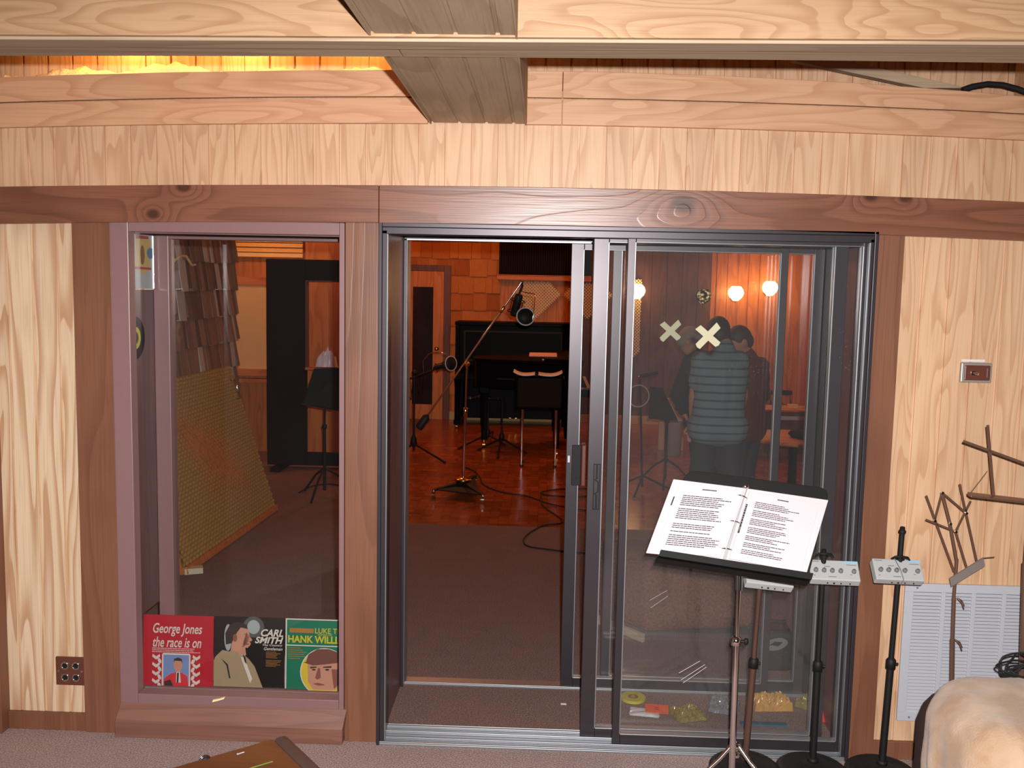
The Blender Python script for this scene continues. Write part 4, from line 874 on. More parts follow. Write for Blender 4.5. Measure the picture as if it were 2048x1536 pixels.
# ---------------------------------------------------------------- the far room: left side
k = N('tan_foam'); nz = k.noise(k.coord(), 45, 2, .6); m_foam = k.bsdf(k.mix(nz, rgb(178, 140, 80), rgb(150, 112, 60)), .9, 0, .1)
g0, g1, g2, g3 = V((-2.168, 2.01, .045)), V((-2.085, 3.70, .045)), V((-2.435, 3.70, 1.14)), V((-2.445, 2.01, 1.15))
t = thing('acoustic_panel', 'tan egg-crate foam panel leaning on the shingle wall behind the fixed window', 'acoustic panel', (-2.13, 2.85, 0))
b = MB(); nu, nv = 170, 112; vs = []; gn = (g1-g0).cross(g3-g0).normalized(); gn = gn if gn.x > 0 else -gn
for j in range(nv+1):
    for i in range(nu+1):
        u, v = i/nu, j/nv; P = (g0*(1-u)+g1*u)*(1-v)+(g3*(1-u)+g2*u)*v
        off = math.sin(v*1.15/.052*2*math.pi)*.013
        if i in (0, nu): P = P+(g1-g0).normalized()*(off if i else -off)
        vs.append(P+gn*(.011*math.sin(u*1.7/.052*2*math.pi)*math.sin(v*1.15/.052*2*math.pi)+.012))
b.add(vs, [(j*(nu+1)+i, j*(nu+1)+i+1, (j+1)*(nu+1)+i+1, (j+1)*(nu+1)+i) for j in range(nv) for i in range(nu)], True); obj('foam_face', b, m_foam, t)
b = MB(); b.prism([g0, g1, g2, g3], -gn*.03); obj('backing_board', b, m_cedarx, t)
b = MB(); dn = (g0-g3).normalized(); b.prism([g0+gn*.03, g1+gn*.03, g1+gn*.03+dn*.045, g0+gn*.03+dn*.045], -gn*.07); obj('base_rail', b, m_cedarx, t, .003)
b = MB(); q = g2+(g1-g2)*.10+(g0-g1).normalized()*.12+gn*.03; e = q+(g1-g2)*.13; b.tube([q, q+gn*.03, e+gn*.03, e], .009, 8); obj('handle', b, m_chr, t)
q = atz(378, 1146, .0); b = MB(); b.obox(q+V((.03, .0, .02)), (.05, .02, 0), (-.012, .03, 0), (0, 0, .018)); tag(obj('wood_block', b, plain('pale_block', rgb(206, 190, 160), .6), None, .002, loc=q), 'pale block at the near lower corner of the foam panel', 'block')
b = MB(); hk = [atx(u, v, -2.40) for u, v in ((341, 532), (350, 520), (361, 512), (372, 512), (377, 520), (383, 530), (390, 529))]
b.tube([hk[0]+V((-.07, 0, -.03))]+hk, .009, 8); tag(obj('wall_hook', b, m_cream), 'bent cream arm fixed to the weathered shingle wall', 'hook')
# tall dark baffle with a window
m_bafl = plain('dark_baffle_cloth', rgb(34, 25, 21), .9, 0, .1)
t = thing('sound_baffle', 'tall dark free-standing sound baffle with a window opening', 'sound baffle', (-2.2, 5.45, 0))
b = MB(); b.box(-2.635, -2.262, 5.41, 5.51, .03, 2.01); b.box(-1.80, -1.62, 5.41, 5.51, .03, 2.01); b.box(-2.262, -1.80, 5.41, 5.51, 1.815, 2.01); b.box(-2.262, -1.80, 5.41, 5.51, .03, .15); obj('panel', b, m_bafl, t, .008)
b = MB(); b.box(-2.262, -1.80, 5.40, 5.56, .96, .985); obj('sill', b, m_cedarx, t, .003)
b = MB(); b.box(-2.262, -2.245, 5.42, 5.50, .985, 1.815); b.box(-1.817, -1.80, 5.42, 5.50, .985, 1.815); b.box(-2.245, -1.817, 5.42, 5.50, 1.80, 1.815); obj('window_trim', b, m_red, t)
for x in (-2.5, -1.75): b = MB(); b.box(x-.05, x+.05, 5.2, 5.72, 0, .035); obj('foot', b, m_bafl, t, .004)
q = at(653, 722, 5.47); q.z = .987
bb = crumple(q, .10, .05, .20, 9, 0, 12); tag(obj('plastic_bag', bb, plain('white_film', rgb(228, 220, 230), .3), loc=q), 'white crumpled plastic bag on the sill of the dark baffle', 'plastic bag')
def desk_stand(pts, ydesk, pole, foot, label, hub_h=.25):
    t = thing('music_stand', label, 'music stand', (foot.x, foot.y, 0))
    b = MB(); b.prism([at(u, v, ydesk+dy) for u, v, dy in pts], (0.004, -.006, .002)); obj('desk', b, m_blk, t, .001)
    a, c = pts[0], pts[-1]; b = MB(); l0, l1 = at(pts[2][0], pts[2][1], ydesk+pts[2][2]), at(pts[3][0], pts[3][1], ydesk+pts[3][2])
    b.hexa([l0, l1, l1+V((0, -.05, 0)), l0+V((0, -.05, 0)), l0+V((0, 0, .006)), l1+V((0, 0, .006)), l1+V((0, -.05, .006)), l0+V((0, -.05, .006))]); obj('ledge', b, m_blk, t)
    f_ = V((foot.x, foot.y, 0)); b = MB(); b.cyl(pole, f_+V((0, 0, .6)), .009, n=10); b.cyl(f_+V((0, 0, .62)), f_+V((0, 0, .06)), .013, n=10); b.lathe([(.013, -.02), (.02, -.015), (.02, .015), (.013, .02)], f_+V((0, 0, .6)), n=12); obj('pole', b, m_blk, t)
    for a in (20, 140, 260):
        dr = V((math.cos(math.radians(a)), math.sin(math.radians(a)), 0)); b = MB(); b.tube([f_+V((0, 0, hub_h)), f_+dr*.12+V((0, 0, hub_h*.7)), f_+dr*.28+V((0, 0, .012))], .010, 8); obj('leg', b, m_blk, t)
    return t
desk_stand(((628, 737, .10), (700, 735, .10), (700, 824, 0), (606, 808, 0)), 4.25, at(650, 800, 4.3), V((-1.80, 4.22, 0)), 'black music stand behind the right edge of the fixed window')
desk_stand(((1299, 774, .1), (1324, 776, .12), (1355, 841, .0), (1297, 836, 0)), 5.0, at(1322, 812, 5.06), V((1.16, 5.06, 0)), 'black music stand seen through the sliding glass beside the round filter ring')
# ---- back wall fittings
b = MB(); grooved(b, -.585, .62, 1.945, 2.75, 8.91, .03, .012, .012); b.box(-.585, .62, 8.925, 8.978, 1.945, 2.75); tag(obj('acoustic_panel', b, m_bafl), 'black ribbed absorber panel high on the far wall above the shelf', 'acoustic panel')
b = MB(); b.box(-.61, .62, 8.84, 8.98, 1.875, 1.93); b.box(-.61, .62, 8.88, 8.98, 1.93, 1.945); tag(obj('wall_shelf', b, m_cedarx, None, .006), 'orange wooden shelf under the black ribbed absorber', 'shelf')
def lattice(cx_, cz_, hd, ztop, label, wmax=None):
    b = MB(); st_ = .042; y0 = 8.955
    n_ = int(hd/st_)
    for s_ in (1, -1):
        for i in range(-n_, n_+1):
            # strip along direction (1,s)/sqrt2 offset i*st in the other diagonal
            c0 = i*st_/math.sqrt(2)*1.0; L_ = hd/math.sqrt(2); o_ = i*st_*.7
            if abs(o_) > L_: continue
            ex, ez = 1/math.sqrt(2), s_/math.sqrt(2); px, pz = -ez*o_, ex*o_
            pts = []
            for t_ in [k_/40*2*L_-L_ for k_ in range(41)]:
                x, z = cx_+px+ex*t_, cz_+pz+ez*t_
                if z < ztop and (wmax is None or abs(x-cx_) < wmax): pts.append(V((x, y0+(.006 if s_ > 0 else 0), z)))
            if len(pts) > 1: bar(b, pts[0], pts[-1], .013, .006)
    return tag(obj('lattice_panel', b, plain('pale_lattice', rgb(226, 196, 150), .6)), label, 'lattice', 'lattice diamonds on the far wall')
lattice(-.09, 1.70, .33, 1.86, 'pale lattice diamond under the shelf, behind the hanging microphone')
lattice(.585, 1.70, .33, 1.86, 'pale lattice diamond half hidden by the rear door stile')
lattice(1.20, 1.50, .62, 1.92, 'narrow lit strip of lattice just right of the front door stile', .09)
k = N('reflected_glow'); vo = k.n('TexVoronoi', i_Vector=k.coord(), i_Scale=26.0); em = k.n('Emission'); em.inputs[0].default_value = (1, .66, .28, 1)  # patterned emission stands in for a lamp reflected in the glass
k.t.links.new(k.math('MULTIPLY', k.math('SUBTRACT', 1, k.sstep(vo.outputs['Distance'], .15, .6)), .9), em.inputs[1]); k.t.links.new(em.outputs[0], k.out.inputs[0]); m_reflglow = k.m
def sconce(c, e, label, p, r=.085):
    t = thing('wall_sconce', label, 'wall lamp', c+V((0, .06, 0)), 'wall sconces in the far room')
    b = MB(); b.lathe([(.0, 0), (.05, 0), (.045, .015), (0, .02)], V((c.x, 9.0, c.z-.05)), (0, -1, 0), 20); obj('back_plate', b, m_brass, t)
    b = MB(); b.tube([V((c.x, 8.985, c.z-.05)), c+V((0, .03, -.12)), c+V((0, 0, -.10))], .008, 8); obj('arm', b, m_brass, t)
    b = MB(); prof = [(.03, -.10), (r*.9, -.05), (r*1.1, .0), (r*.95, .05), (r*.6, .085)]; n_ = 24; vs = []
    for q, z in prof:
        for j in range(n_): a = 2*math.pi*j/n_; qq = q*(1+.10*math.cos(a*8)); vs.append(c+V((qq*math.cos(a), qq*math.sin(a), z)))
    b.add(vs, [(i*n_+j, i*n_+(j+1) % n_, (i+1)*n_+(j+1) % n_, (i+1)*n_+j) for i in range(len(prof)-1) for j in range(n_)], True); obj('glass_shade', b, emit('lit_shade_%d' % e, (1, .62, .28, 1), e) if e > 2 else m_reflglow, t)
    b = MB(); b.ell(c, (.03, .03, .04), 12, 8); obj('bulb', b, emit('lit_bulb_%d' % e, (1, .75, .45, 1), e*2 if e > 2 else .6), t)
    if p: lamp('sconce_light', c+V((0, -.16, .02)), p, (1, .5, .2), .05)
yS = 8.86
sconce(at(1472, 586, yS), 14, 'bright wall sconce above the people, left of the pair', 5)
sconce(at(1540, 576, yS), 14, 'bright wall sconce above the people, right of the pair', 5)
sconce(at(1407, 592, yS), 1, 'dim amber glow added for a lamp reflected in the glass, left of the two bright sconces', 0)  # reflection in the second glass, built as an added glowing shade
sconce(at(1275, 582, yS), 14, 'bright wall sconce over the narrow lattice strip', 4)
# ---- upright piano
t = thing('upright_piano', 'black upright piano against the far wall', 'piano', (-.4, 8.7, 0))
x0, x1 = -1.10, .36
b = MB(); b.box(x0+.04, x1-.04, 8.52, 8.93, .10, 1.29); obj('case', b, m_blkg, t, .006)
b = MB(); b.box(x0-.01, x1+.01, 8.46, 8.945, 1.29, 1.335); obj('top_lid', b, m_blkg, t, .008)
for x in (x0, x1-.05): b = MB(); b.box(x, x+.05, 8.44, 8.935, .06, 1.29); obj('side_panel', b, m_blkg, t, .006)
b = MB()
for a in ((x0+.10, x1-.10, 1.20, 1.225), (x0+.10, x1-.10, .83, .855)): b.box(a[0], a[1], 8.50, 8.525, a[2], a[3])
b.box(x0+.10, x0+.125, 8.50, 8.525, .855, 1.2); b.box(x1-.125, x1-.10, 8.50, 8.525, .855, 1.2); obj('front_moulding', b, m_blk, t, .003)
b = MB(); b.box(x0+.02, x1-.02, 8.22, 8.52, .62, .70); obj('key_bed', b, m_blkg, t, .006)
b = MB(); b.prism([(x0+.05, 8.24, .70), (x0+.05, 8.52, .70), (x0+.05, 8.52, .78), (x0+.05, 8.34, .76)], (x1-x0-.1, 0, 0)); obj('fallboard', b, m_blkg, t, .004)
for x in (x0+.05, x1-.05):
    b = MB(); b.tube([(x, 8.27, .62), (x, 8.28, .45), (x, 8.30, .2), (x, 8.27, .09)], [.045, .03, .026, .036], 12); b.box(x-.04, x+.04, 8.2, 8.5, .05, .10); lg = obj('leg', b, m_blkg, t)
    b = MB(); b.cyl((x-.012, 8.25, .026), (x+.012, 8.25, .026), .026, n=14); obj('caster', b, m_brass, lg)
for i in range(3): b = MB(); b.box(-.40+.075*i, -.37+.075*i, 8.40, 8.53, .115, .13); obj('pedal', b, m_brass, t, .004)
# ---- grand piano, spine towards the doors
t = thing('grand_piano', 'black grand piano with its long straight side towards the doors', 'piano', (-.1, 7.1, 0))
def gp(u, v): return V((.42-u*1.12, 6.28+u*.35+v, 0))        # u from keys to tail, v across
out = [(0, 0), (1, 0), (1.03, .14), (1.01, .36), (.9, .52), (.72, .62), (.58, .82), (.46, 1.08), (.34, 1.28), (.2, 1.42), (0, 1.45)]
def plan(z, s_=1.0): return [gp(.5+(u-.5)*s_, .7+(v-.7)*s_)+V((0, 0, z)) for u, v in out]
b = MB(); b.prism(plan(.70), (0, 0, .28)); obj('rim', b, m_blkg, t, .006)
b = MB(); b.prism(plan(.985, 1.03), (0, 0, .03)); obj('lid', b, m_blkg, t, .006)
b = MB(); b.prism([gp(u, v)+V((0, 0, 1.018)) for u, v in ((-.02, -.03), (.35, -.03), (.35, 1.3), (-.02, 1.47))], (0, 0, .028)); obj('folded_lid_front', b, m_blkg, t, .006)
b = MB(); a = [gp(u, -.012)+V((0, 0, z)) for u, z in ((0, .80), (.8, .80), (.8, .815), (0, .815))]; b.prism(a, (0, -.01, 0)); obj('side_bead', b, m_blk, t)
b = MB(); b.prism([gp(u, v)+V((0, 0, .66)) for u, v in ((-.10, 0), (.12, 0), (.12, 1.45), (-.10, 1.45))], (0, 0, .07)); obj('key_bed', b, m_blkg, t, .006)
b = MB(); b.prism([gp(u, v)+V((0, 0, .732)) for u, v in ((-.09, .08), (-.005, .08), (-.005, 1.37), (-.09, 1.37))], (0, 0, .02)); kb = obj('white_keys', b, m_paper, t)
b = MB()
for i in range(50):
    if i % 7 in (2, 6): continue
    b.prism([gp(u, .1+i*.0247)+V((0, 0, .752)) for u in (-.055, -.005)]+[gp(u, .113+i*.0247)+V((0, 0, .752)) for u in (-.005, -.055)], (0, 0, .01))
obj('black_keys', b, m_blkg, kb)
for u, v in ((.22, .05), (.22, 1.32), (.93, .26)):
    q = gp(u, v); b = MB(); b.tube([q+V((0, 0, .70)), q+V((0, 0, .62)), q+V((0, 0, .58)), q+V((0, 0, .09))], [.07, .07, .058, .042], 4); b.box(q.x-.055, q.x+.055, q.y-.055, q.y+.055, .62, .70); lg = obj('leg', b, m_blkg, t, .004)
    b = MB(); b.cyl(q+V((-.015, 0, .035)), q+V((.015, 0, .035)), .035, n=16); b.cyl(q+V((0, 0, .03)), q+V((0, 0, .10)), .025, n=12); obj('caster', b, m_brass, lg)
q = gp(.10, 1.0); ly = MB(); ly.box(q.x-.03, q.x+.03, q.y-.2, q.y+.2, .08, .14); ly.box(q.x-.03, q.x+.03, q.y-.17, q.y+.17, .6, .66)
for i in range(4): ly.cyl(q+V((0, -.12+.08*i, .12)), q+V((0, -.12+.08*i, .62)), .012, n=10)
lo = obj('pedal_lyre', ly, m_blkg, t, .004)
for i in range(3): b = MB(); b.cyl(q+V((.05, -.1+.1*i, .06)), q+V((.05, -.1+.1*i, .62)), .006, n=8); b.box(q.x+.02, q.x+.17, q.y-.115+.1*i, q.y-.085+.1*i, .05, .062); obj('pedal_rod', b, m_chr, lo)
for u, z in ((.36, 1.03), (.36, .86)): b = MB(); b.ell(gp(u, -.03)+V((0, -.01, z)), (.014, .014, .016), 10, 8); obj('lid_stop', b, m_chr, t)
a0 = at(1063, 697, 6.9); b = MB(); f = Fr(V((a0.x-.02, 6.6, 1.049)), V((.30, .02, .0)), V((0, .2, .02)), V((0, -.1, 1))); f.rect(b, 0, 0, 1, 1, 0, .006); f.rect(b, .03, .02, .98, .97, .0065, .004)
tag(obj('sheet_music', b, plain('pink_sheets', rgb(236, 180, 170), .7), loc=(a0.x, 6.6, 1.05)), 'pale pink sheet music lying on the grand piano lid', 'sheet music')
# black speaker on a stand before the piano, papers on it
ca, cb = at(1030, 752, 5.75), at(1129, 822, 5.75)
t = thing('stage_monitor', 'black boxy monitor speaker on chrome legs in front of the grand piano', 'speaker', ((ca.x+cb.x)/2, 5.95, 0))
b = MB(); b.box(ca.x, cb.x, 5.75, 6.1, cb.z, ca.z); obj('case', b, m_blkg, t, .03, 4)
b = MB(); b.box(ca.x+.04, cb.x-.04, 5.738, 5.752, cb.z+.04, ca.z-.04); obj('grille', b, m_bafl, t, .006)
for i in (0, 1):
    for j in (0, 1):
        b = MB(); x = ca.x+.08 if i == 0 else cb.x-.08; y = 5.8+.25*j; b.cyl((x, y, 0), (x, y, cb.z+.01), .011, n=10); lg = obj('leg', b, m_chr, t); b = MB(); b.cyl((x, y, 0), (x, y, .02), .018, n=12); obj('foot_cap', b, m_rub, lg)
for i, (u0, u1, lab) in enumerate(((1027, 1070, 'curled white paper on the black monitor speaker, left of two'), (1077, 1125, 'curled white paper on the black monitor speaker, right of two'))):
    a, c = at(u0, 743, 5.78), at(u1, 743, 5.78); b = MB(); n_ = 8; vs = []
    for j in range(n_+1):
        s_ = j/n_; cz_ = ca.z+.004+.035*(s_-.5)**2*4*(1 if (i == 0) == (s_ < .5) else .3)
        x = a.x+(c.x-a.x)*s_; vs += [V((x, 5.76, cz_)), V((x, 6.0, cz_+.01))]
    b.add(vs, [(2*j, 2*j+2, 2*j+3, 2*j+1) for j in range(n_)], True); o = tag(obj('paper', b, m_paper), lab, 'paper', 'papers on the monitor speaker'); o.modifiers.new('thick', 'SOLIDIFY').thickness = .003
# ---- microphone stands
def popfilter(par, c, r, n_, neck, mesh=True):
    b = MB(); b.torus(c, r, .006, n_, 32, 8); pf = obj('pop_filter', b, m_grey, par)
    if mesh: b = MB(); b.lathe([(1e-4, -.002), (r-.004, -.002), (r-.004, .002), (1e-4, .002)], c, n_, 32); obj('filter_mesh', b, m_blk, pf)
    b = MB(); b.tube(neck, .004, 6); obj('gooseneck', b, m_chr, pf)
def mic(par, c, ax, L_=.16, r=.026):
    ax = V(ax).normalized(); b = MB(); b.lathe([(1e-4, 0), (r*.75, .003), (r, .02), (r, L_*.55), (r*1.05, L_*.57), (r*1.05, L_*.9), (r*.8, L_*.97), (1e-4, L_)], c-ax*L_/2, ax, 18); mo = obj('microphone', b, m_blk, par)
    b = MB(); a = ax.orthogonal().normalized()
    for s_ in (-.3, .2): b.torus(c+ax*L_*s_, r*1.9, .004, ax, 20, 6)
    for i in range(4):
        d = (Matrix.Rotation(i*math.pi/2, 3, ax) @ a)*r*1.9; b.cyl(c+ax*L_*-.3+d, c+ax*L_*.2+d, .003, n=6)
    obj('shock_mount', b, m_blk, mo)
Y1 = 4.40
t = thing('boom_microphone_stand', 'tall chrome boom microphone stand on a wheeled base in the doorway', 'microphone stand', atz(926, 984, 0))
fc = atz(926, 986, 0); w_ = [atz(867, 996, 0), atz(965, 1006, 0), atz(950, 966, 0)]
b = MB(); hub = fc+V((0, 0, .11))
for q in w_: b.hexa([hub+V((-.025, 0, -.03)), q+V((-.015, 0, .06)), q+V((.015, 0, .06)), hub+V((.025, 0, -.03)), hub+V((-.025, 0, .0)), q+V((-.015, 0, .075)), q+V((.015, 0, .075)), hub+V((.025, 0, .0))])
b.prism([w_[0]+V((.04, 0, .065)), w_[1]+V((-.03, 0, .065)), w_[2]+V((0, -.03, .065))], (0, 0, .01)); b.lathe([(.045, -.02), (.05, 0), (.03, .02)], hub, n=20); ba = obj('base', b, m_blk, t)
b = MB(); b.lathe([(.02, 0), (.075, .0), (.07, .012), (.03, .025), (.02, .025)], hub+V((0, 0, .005)), n=24); obj('base_collar', b, m_brass, t)
for q in w_:
    b = MB(); b.cyl(q+V((-.014, 0, .03)), q+V((.014, 0, .03)), .03, n=16); b.cyl(q+V((0, 0, .03)), q+V((0, 0, .07)), .012, n=10); cs = obj('caster', b, m_chr, ba)
pv = at(934, 728, Y1); b = MB(); b.cyl(hub, V((hub.x*.4+pv.x*.6, hub.y*.4+pv.y*.6, hub.z*.4+pv.z*.6)), .013, n=12); obj('lower_pole', b, m_chr, t)
kk = hub*.4+pv*.6; b = MB(); b.cyl(kk, pv, .009, n=10); b.lathe([(.010, -.05), (.018, -.045), (.018, .03), (.010, .035)], kk, (pv-hub), 14); obj('upper_pole', b, m_chr, t)
b = MB(); b.lathe([(.01, -.03), (.024, -.02), (.024, .02), (.01, .03)], pv, (0, 1, 0), 16); b.ell(pv+V((.0, -.045, 0)), (.012, .012, .012), 10, 8); obj('boom_clutch', b, m_chr, t)
be, bs = at(1044, 563, Y1), at(843, 848, Y1); b = MB(); b.cyl(bs, be, .008, n=10); bo = obj('boom', b, m_chr, t)
d = (be-bs).normalized(); b = MB(); b.lathe([(1e-4, -.10), (.03, -.095), (.034, -.08), (.034, .02), (.018, .04), (.008, .05)], bs+d*.05, d, 16); obj('counterweight', b, m_rub, bo)
b = MB(); b.lathe([(.008, 0), (.014, .01), (.014, .06), (.008, .07)], be-d*.32, d, 12); obj('boom_grip', b, m_brass, bo)
mc = at(1033, 610, Y1); b = MB(); b.tube([be, be+V((.004, 0, -.04)), mc+V((.02, 0, .09))], .010, 8); obj('mic_arm', b, m_blk, bo); mic(t, mc, (.25, -.2, 1), .20, .034)
pc = at(1051, 633, Y1-.12); popfilter(t, pc, .073, (0.2, -1, .25), [at(1044, 583, Y1), at(1056, 586, Y1-.04), at(1069, 588, Y1-.08), at(1070, 598, Y1-.1), at(1067, 628, Y1-.12), at(1065, 640, Y1-.12)])
Y2 = 6.25
t = thing('boom_microphone_stand', 'black tripod boom microphone stand with a round filter, left in the doorway', 'microphone stand', atz(827, 912, 0))
f0 = atz(827, 913, 0); p1 = at(829, 745, Y2)
b = MB(); b.cyl(f0+V((0, 0, .06)), p1, .011, n=10); b.lathe([(.012, -.06), (.04, -.04), (.03, .03), (.012, .07)], f0+V((0, 0, .16)), n=14); obj('pole', b, m_blk, t)
for q in (atz(889, 927, 0), atz(772, 928, 0), atz(830, 885, 0)): b = MB(); b.tube([f0+V((0, 0, .14)), q+V((0, 0, .014))], .011, 8); b.ell(q+V((0, 0, .014)), (.016, .016, .014), 10, 6); obj('leg', b, m_blk, t)
b = MB(); b.cyl(at(790, 768, Y2), at(893, 730, Y2), .010, n=10); b.ell(p1, (.03, .03, .03), 12, 8); obj('boom', b, m_blk, t)
mic(t, at(882, 733, Y2), (1, -.1, .3), .17, .024)
popfilter(t, at(902, 727, Y2-.1), .074, (.75, -.75, .1), [at(847, 748, Y2), at(846, 722, Y2), at(858, 708, Y2-.03), at(876, 702, Y2-.06), at(892, 709, Y2-.1), at(901, 714, Y2-.1)])
for i in range(4):
    b = MB(); u = 812+i*8; b.tube([at(u, 760, Y2), at(u+3, 785, Y2), at(u+10, 800-i*5, Y2), at(u+14, 760-i*3, Y2)], .004, 6); obj('hanging_lead', b, m_rub, t)
for (u, v), (mu, mv), legs, lab in (((975, 887), (951, 795), ((918, 899), (1010, 893), (985, 866)), 'low black tripod microphone stand left of the grand piano, left of two'), ((1003, 896), (989, 797), ((956, 902), (1052, 908), (995, 918)), 'low black tripod microphone stand before the grand piano, right of two')):
    f0 = atz(u, v, 0); t = thing('short_microphone_stand', lab, 'microphone stand', f0, 'low tripod stands by the grand piano')
    tp_ = V((f0.x, f0.y, .55)); b = MB(); b.cyl(f0+V((0, 0, .04)), tp_, .010, n=10); b.lathe([(.012, -.05), (.035, -.03), (.028, .03), (.012, .06)], f0+V((0, 0, .12)), n=14); obj('pole', b, m_blk, t)
    for q in legs: q = atz(*q, 0); b = MB(); b.tube([f0+V((0, 0, .11)), q+V((0, 0, .013))], .011, 8); b.ell(q+V((0, 0, .013)), (.015, .015, .013), 10, 6); obj('leg', b, m_blk, t)
    me_ = at(mu, mv, f0.y); b = MB(); b.tube([tp_, tp_*.4+me_*.6+V((0, 0, .02)), me_], .007, 8); obj('boom', b, m_blk, t); b = MB(); d = (me_-tp_).normalized(); b.lathe([(1e-4, -.08), (.012, -.075), (.014, .05), (.02, .06), (.018, .09), (1e-4, .10)], me_, d, 14); mo = obj('microphone', b, m_blk, t); b = MB(); b.torus(me_+d*.055, .0195, .003, d, 16, 6); b.torus(me_-d*.04, .0135, .002, d, 16, 6); obj('mic_ring', b, m_chr, mo)
f0 = V((.92, 4.75, 0)); t = thing('boom_microphone_stand', 'dark microphone stand with a ring filter just right of the front door stile', 'microphone stand', f0)
p1 = at(1280, 752, 4.75); b = MB(); b.cyl(f0+V((0, 0, .05)), p1, .010, n=10); obj('pole', b, m_blk, t)
b = MB(); b.cyl(p1, at(1316, 745, 4.75), .016, n=12); obj('microphone', b, m_blk, t)
for a in (10, 130, 250): dr = V((math.cos(math.radians(a)), math.sin(math.radians(a)), 0)); b = MB(); b.tube([f0+V((0, 0, .15)), f0+dr*.28+V((0, 0, .013))], .010, 8); obj('leg', b, m_blk, t)
popfilter(t, at(1277, 792, 4.68), .095, (.2, -1, 0), [p1, at(1262, 760, 4.7), at(1262, 778, 4.68)], False)
# cables
def cable(px, lab, r=.006, cat='cable'):
    P = [atz(u, v, .008) for u, v in px]; Q = []
    for i in range(len(P)-1):
        p0, p1, p2, p3 = P[max(i-1, 0)], P[i], P[i+1], P[min(i+2, len(P)-1)]
        for j in range(6):
            s_ = j/6; Q.append(.5*((2*p1)+(p2-p0)*s_+(2*p0-5*p1+4*p2-p3)*s_*s_+(3*p1-p0-3*p2+p3)*s_**3))
    tag(obj('floor_cable', MB().tube(Q+[P[-1]], r, 6), m_rub), lab, cat, 'cables on the far room floor')
cable(((930, 934), (948, 942), (960, 955), (966, 968), (990, 980), (1020, 987), (1055, 992), (1085, 1003), (1120, 1012), (1180, 1022)), 'black cable running from behind the boom stand to the right across the parquet')
cable(((1180, 977), (1120, 978), (1090, 982), (1082, 986), (1100, 991), (1160, 993), (1200, 989)), 'black cable loop on the parquet, nearest the piano')
cable(((1082, 990), (1083, 1005), (1092, 1017), (1112, 1030), (1125, 1040), (1118, 1047), (1090, 1050), (1068, 1060), (1052, 1072), (1047, 1084), (1058, 1093), (1090, 1098), (1140, 1104), (1200, 1108)), 'black cable bending off the parquet onto the dark carpet')
cable(((598, 985), (625, 972), (660, 968), (700, 975), (745, 985)), 'black cable on the carpet below the dark baffle')
# ---- seen through the sliding glass
q = V((1.46, 6.75, 0)); t = thing('bin', 'pale grey round bin on the floor of the far room', 'bin', q)
b = MB(); b.lathe([(1e-4, 0), (.085, 0), (.10, .36), (.107, .365), (.107, .375), (.097, .375), (.08, .01), (1e-4, .01)], q, n=28); obj('body', b, m_grey, t)
b = MB(); b.torus(q+V((0, 0, .372)), .104, .006, (0, 0, 1), 28, 8); obj('rim', b, m_greyd, t)
a, c = at(1338, 796, 7.0), at(1366, 902, 7.0); b = MB(); n_ = 20; hc = at(1355, 816, 7.0)
b.box(a.x-.10, c.x, 7.0, 7.03, 0, a.z); bo = tag(obj('board', b, plain('pale_board', rgb(206, 170, 140), .7), None, .004, loc=(a.x, 7.0, 0)), 'pale upright board with a round hole behind the grey bin', 'board')
b = MB(); b.cyl(hc+V((0, -.006, 0)), hc+V((0, .004, 0)), .028, n=18); obj('hole', b, m_bafl, bo)
tc = atz(1588, 874, .52); t = thing('round_table', 'low round tan table at the right of the sliding glass', 'table', (tc.x, tc.y, 0))
b = MB(); b.lathe([(1e-4, .49), (.40, .49), (.42, .50), (.42, .515), (.40, .525), (1e-4, .525)], (tc.x, tc.y, 0), n=40); obj('table_top', b, m_cedarx, t)
b = MB(); b.lathe([(1e-4, 0), (.22, 0), (.2, .03), (.04, .06), (.035, .49), (1e-4, .49)], (tc.x, tc.y, 0), n=24); obj('pedestal', b, m_blkg, t)
b = MB(); b.lathe([(1e-4, 0), (.14, 0), (.165, .03), (.15, .05), (1e-4, .06)], V((tc.x+.10, tc.y-.06, .526)), n=30); tag(obj('cushion', b, m_bafl), 'round black cushion on the low tan table', 'cushion')
ya = 6.6; a, c = at(1497, 818, ya), at(1640, 866, ya); t = thing('sideboard', 'dark low sideboard with a pale front strip behind the tan table', 'sideboard', ((a.x+c.x)/2, ya+.2, 0))
b = MB(); b.box(a.x, c.x, ya, ya+.4, .06, a.z-.02); obj('body', b, m_red, t, .004)
b = MB(); b.box(a.x-.02, c.x+.02, ya-.02, ya+.42, a.z-.02, a.z); obj('top', b, m_cedarx, t, .004)
e = at(1560, 836, ya-.01); b = MB(); b.box(e.x, c.x-.02, ya-.012, ya, e.z-.02, e.z+.02); obj('front_strip', b, m_grey, t, .002)
for x in (a.x+.05, c.x-.05):
    for y in (ya+.05, ya+.35): b = MB(); b.box(x-.025, x+.025, y-.025, y+.025, 0, .06); obj('foot', b, m_blk, t)
zt_ = a.z
q = at(1507, 812, ya+.1); q.z = zt_; t = thing('bottle', 'clear bottle with a reddish label on the dark sideboard', 'bottle', q)
b = MB(); b.lathe([(1e-4, 0), (.033, 0), (.035, .01), (.035, .13), (.012, .18), (.012, .215), (1e-4, .216)], q, n=20); obj('glass', b, plain('bottle_glass', rgb(110, 90, 80), .1, 0, .7), t)
b = MB(); b.lathe([(.0352, .04), (.0358, .042), (.0358, .11), (.0352, .112)], q, n=20); obj('label_band', b, plain('bottle_label', rgb(190, 60, 60), .6), t); b = MB(); b.cyl(q+V((0, 0, .21)), q+V((0, 0, .235)), .014, n=14); obj('cap', b, m_paper, t)
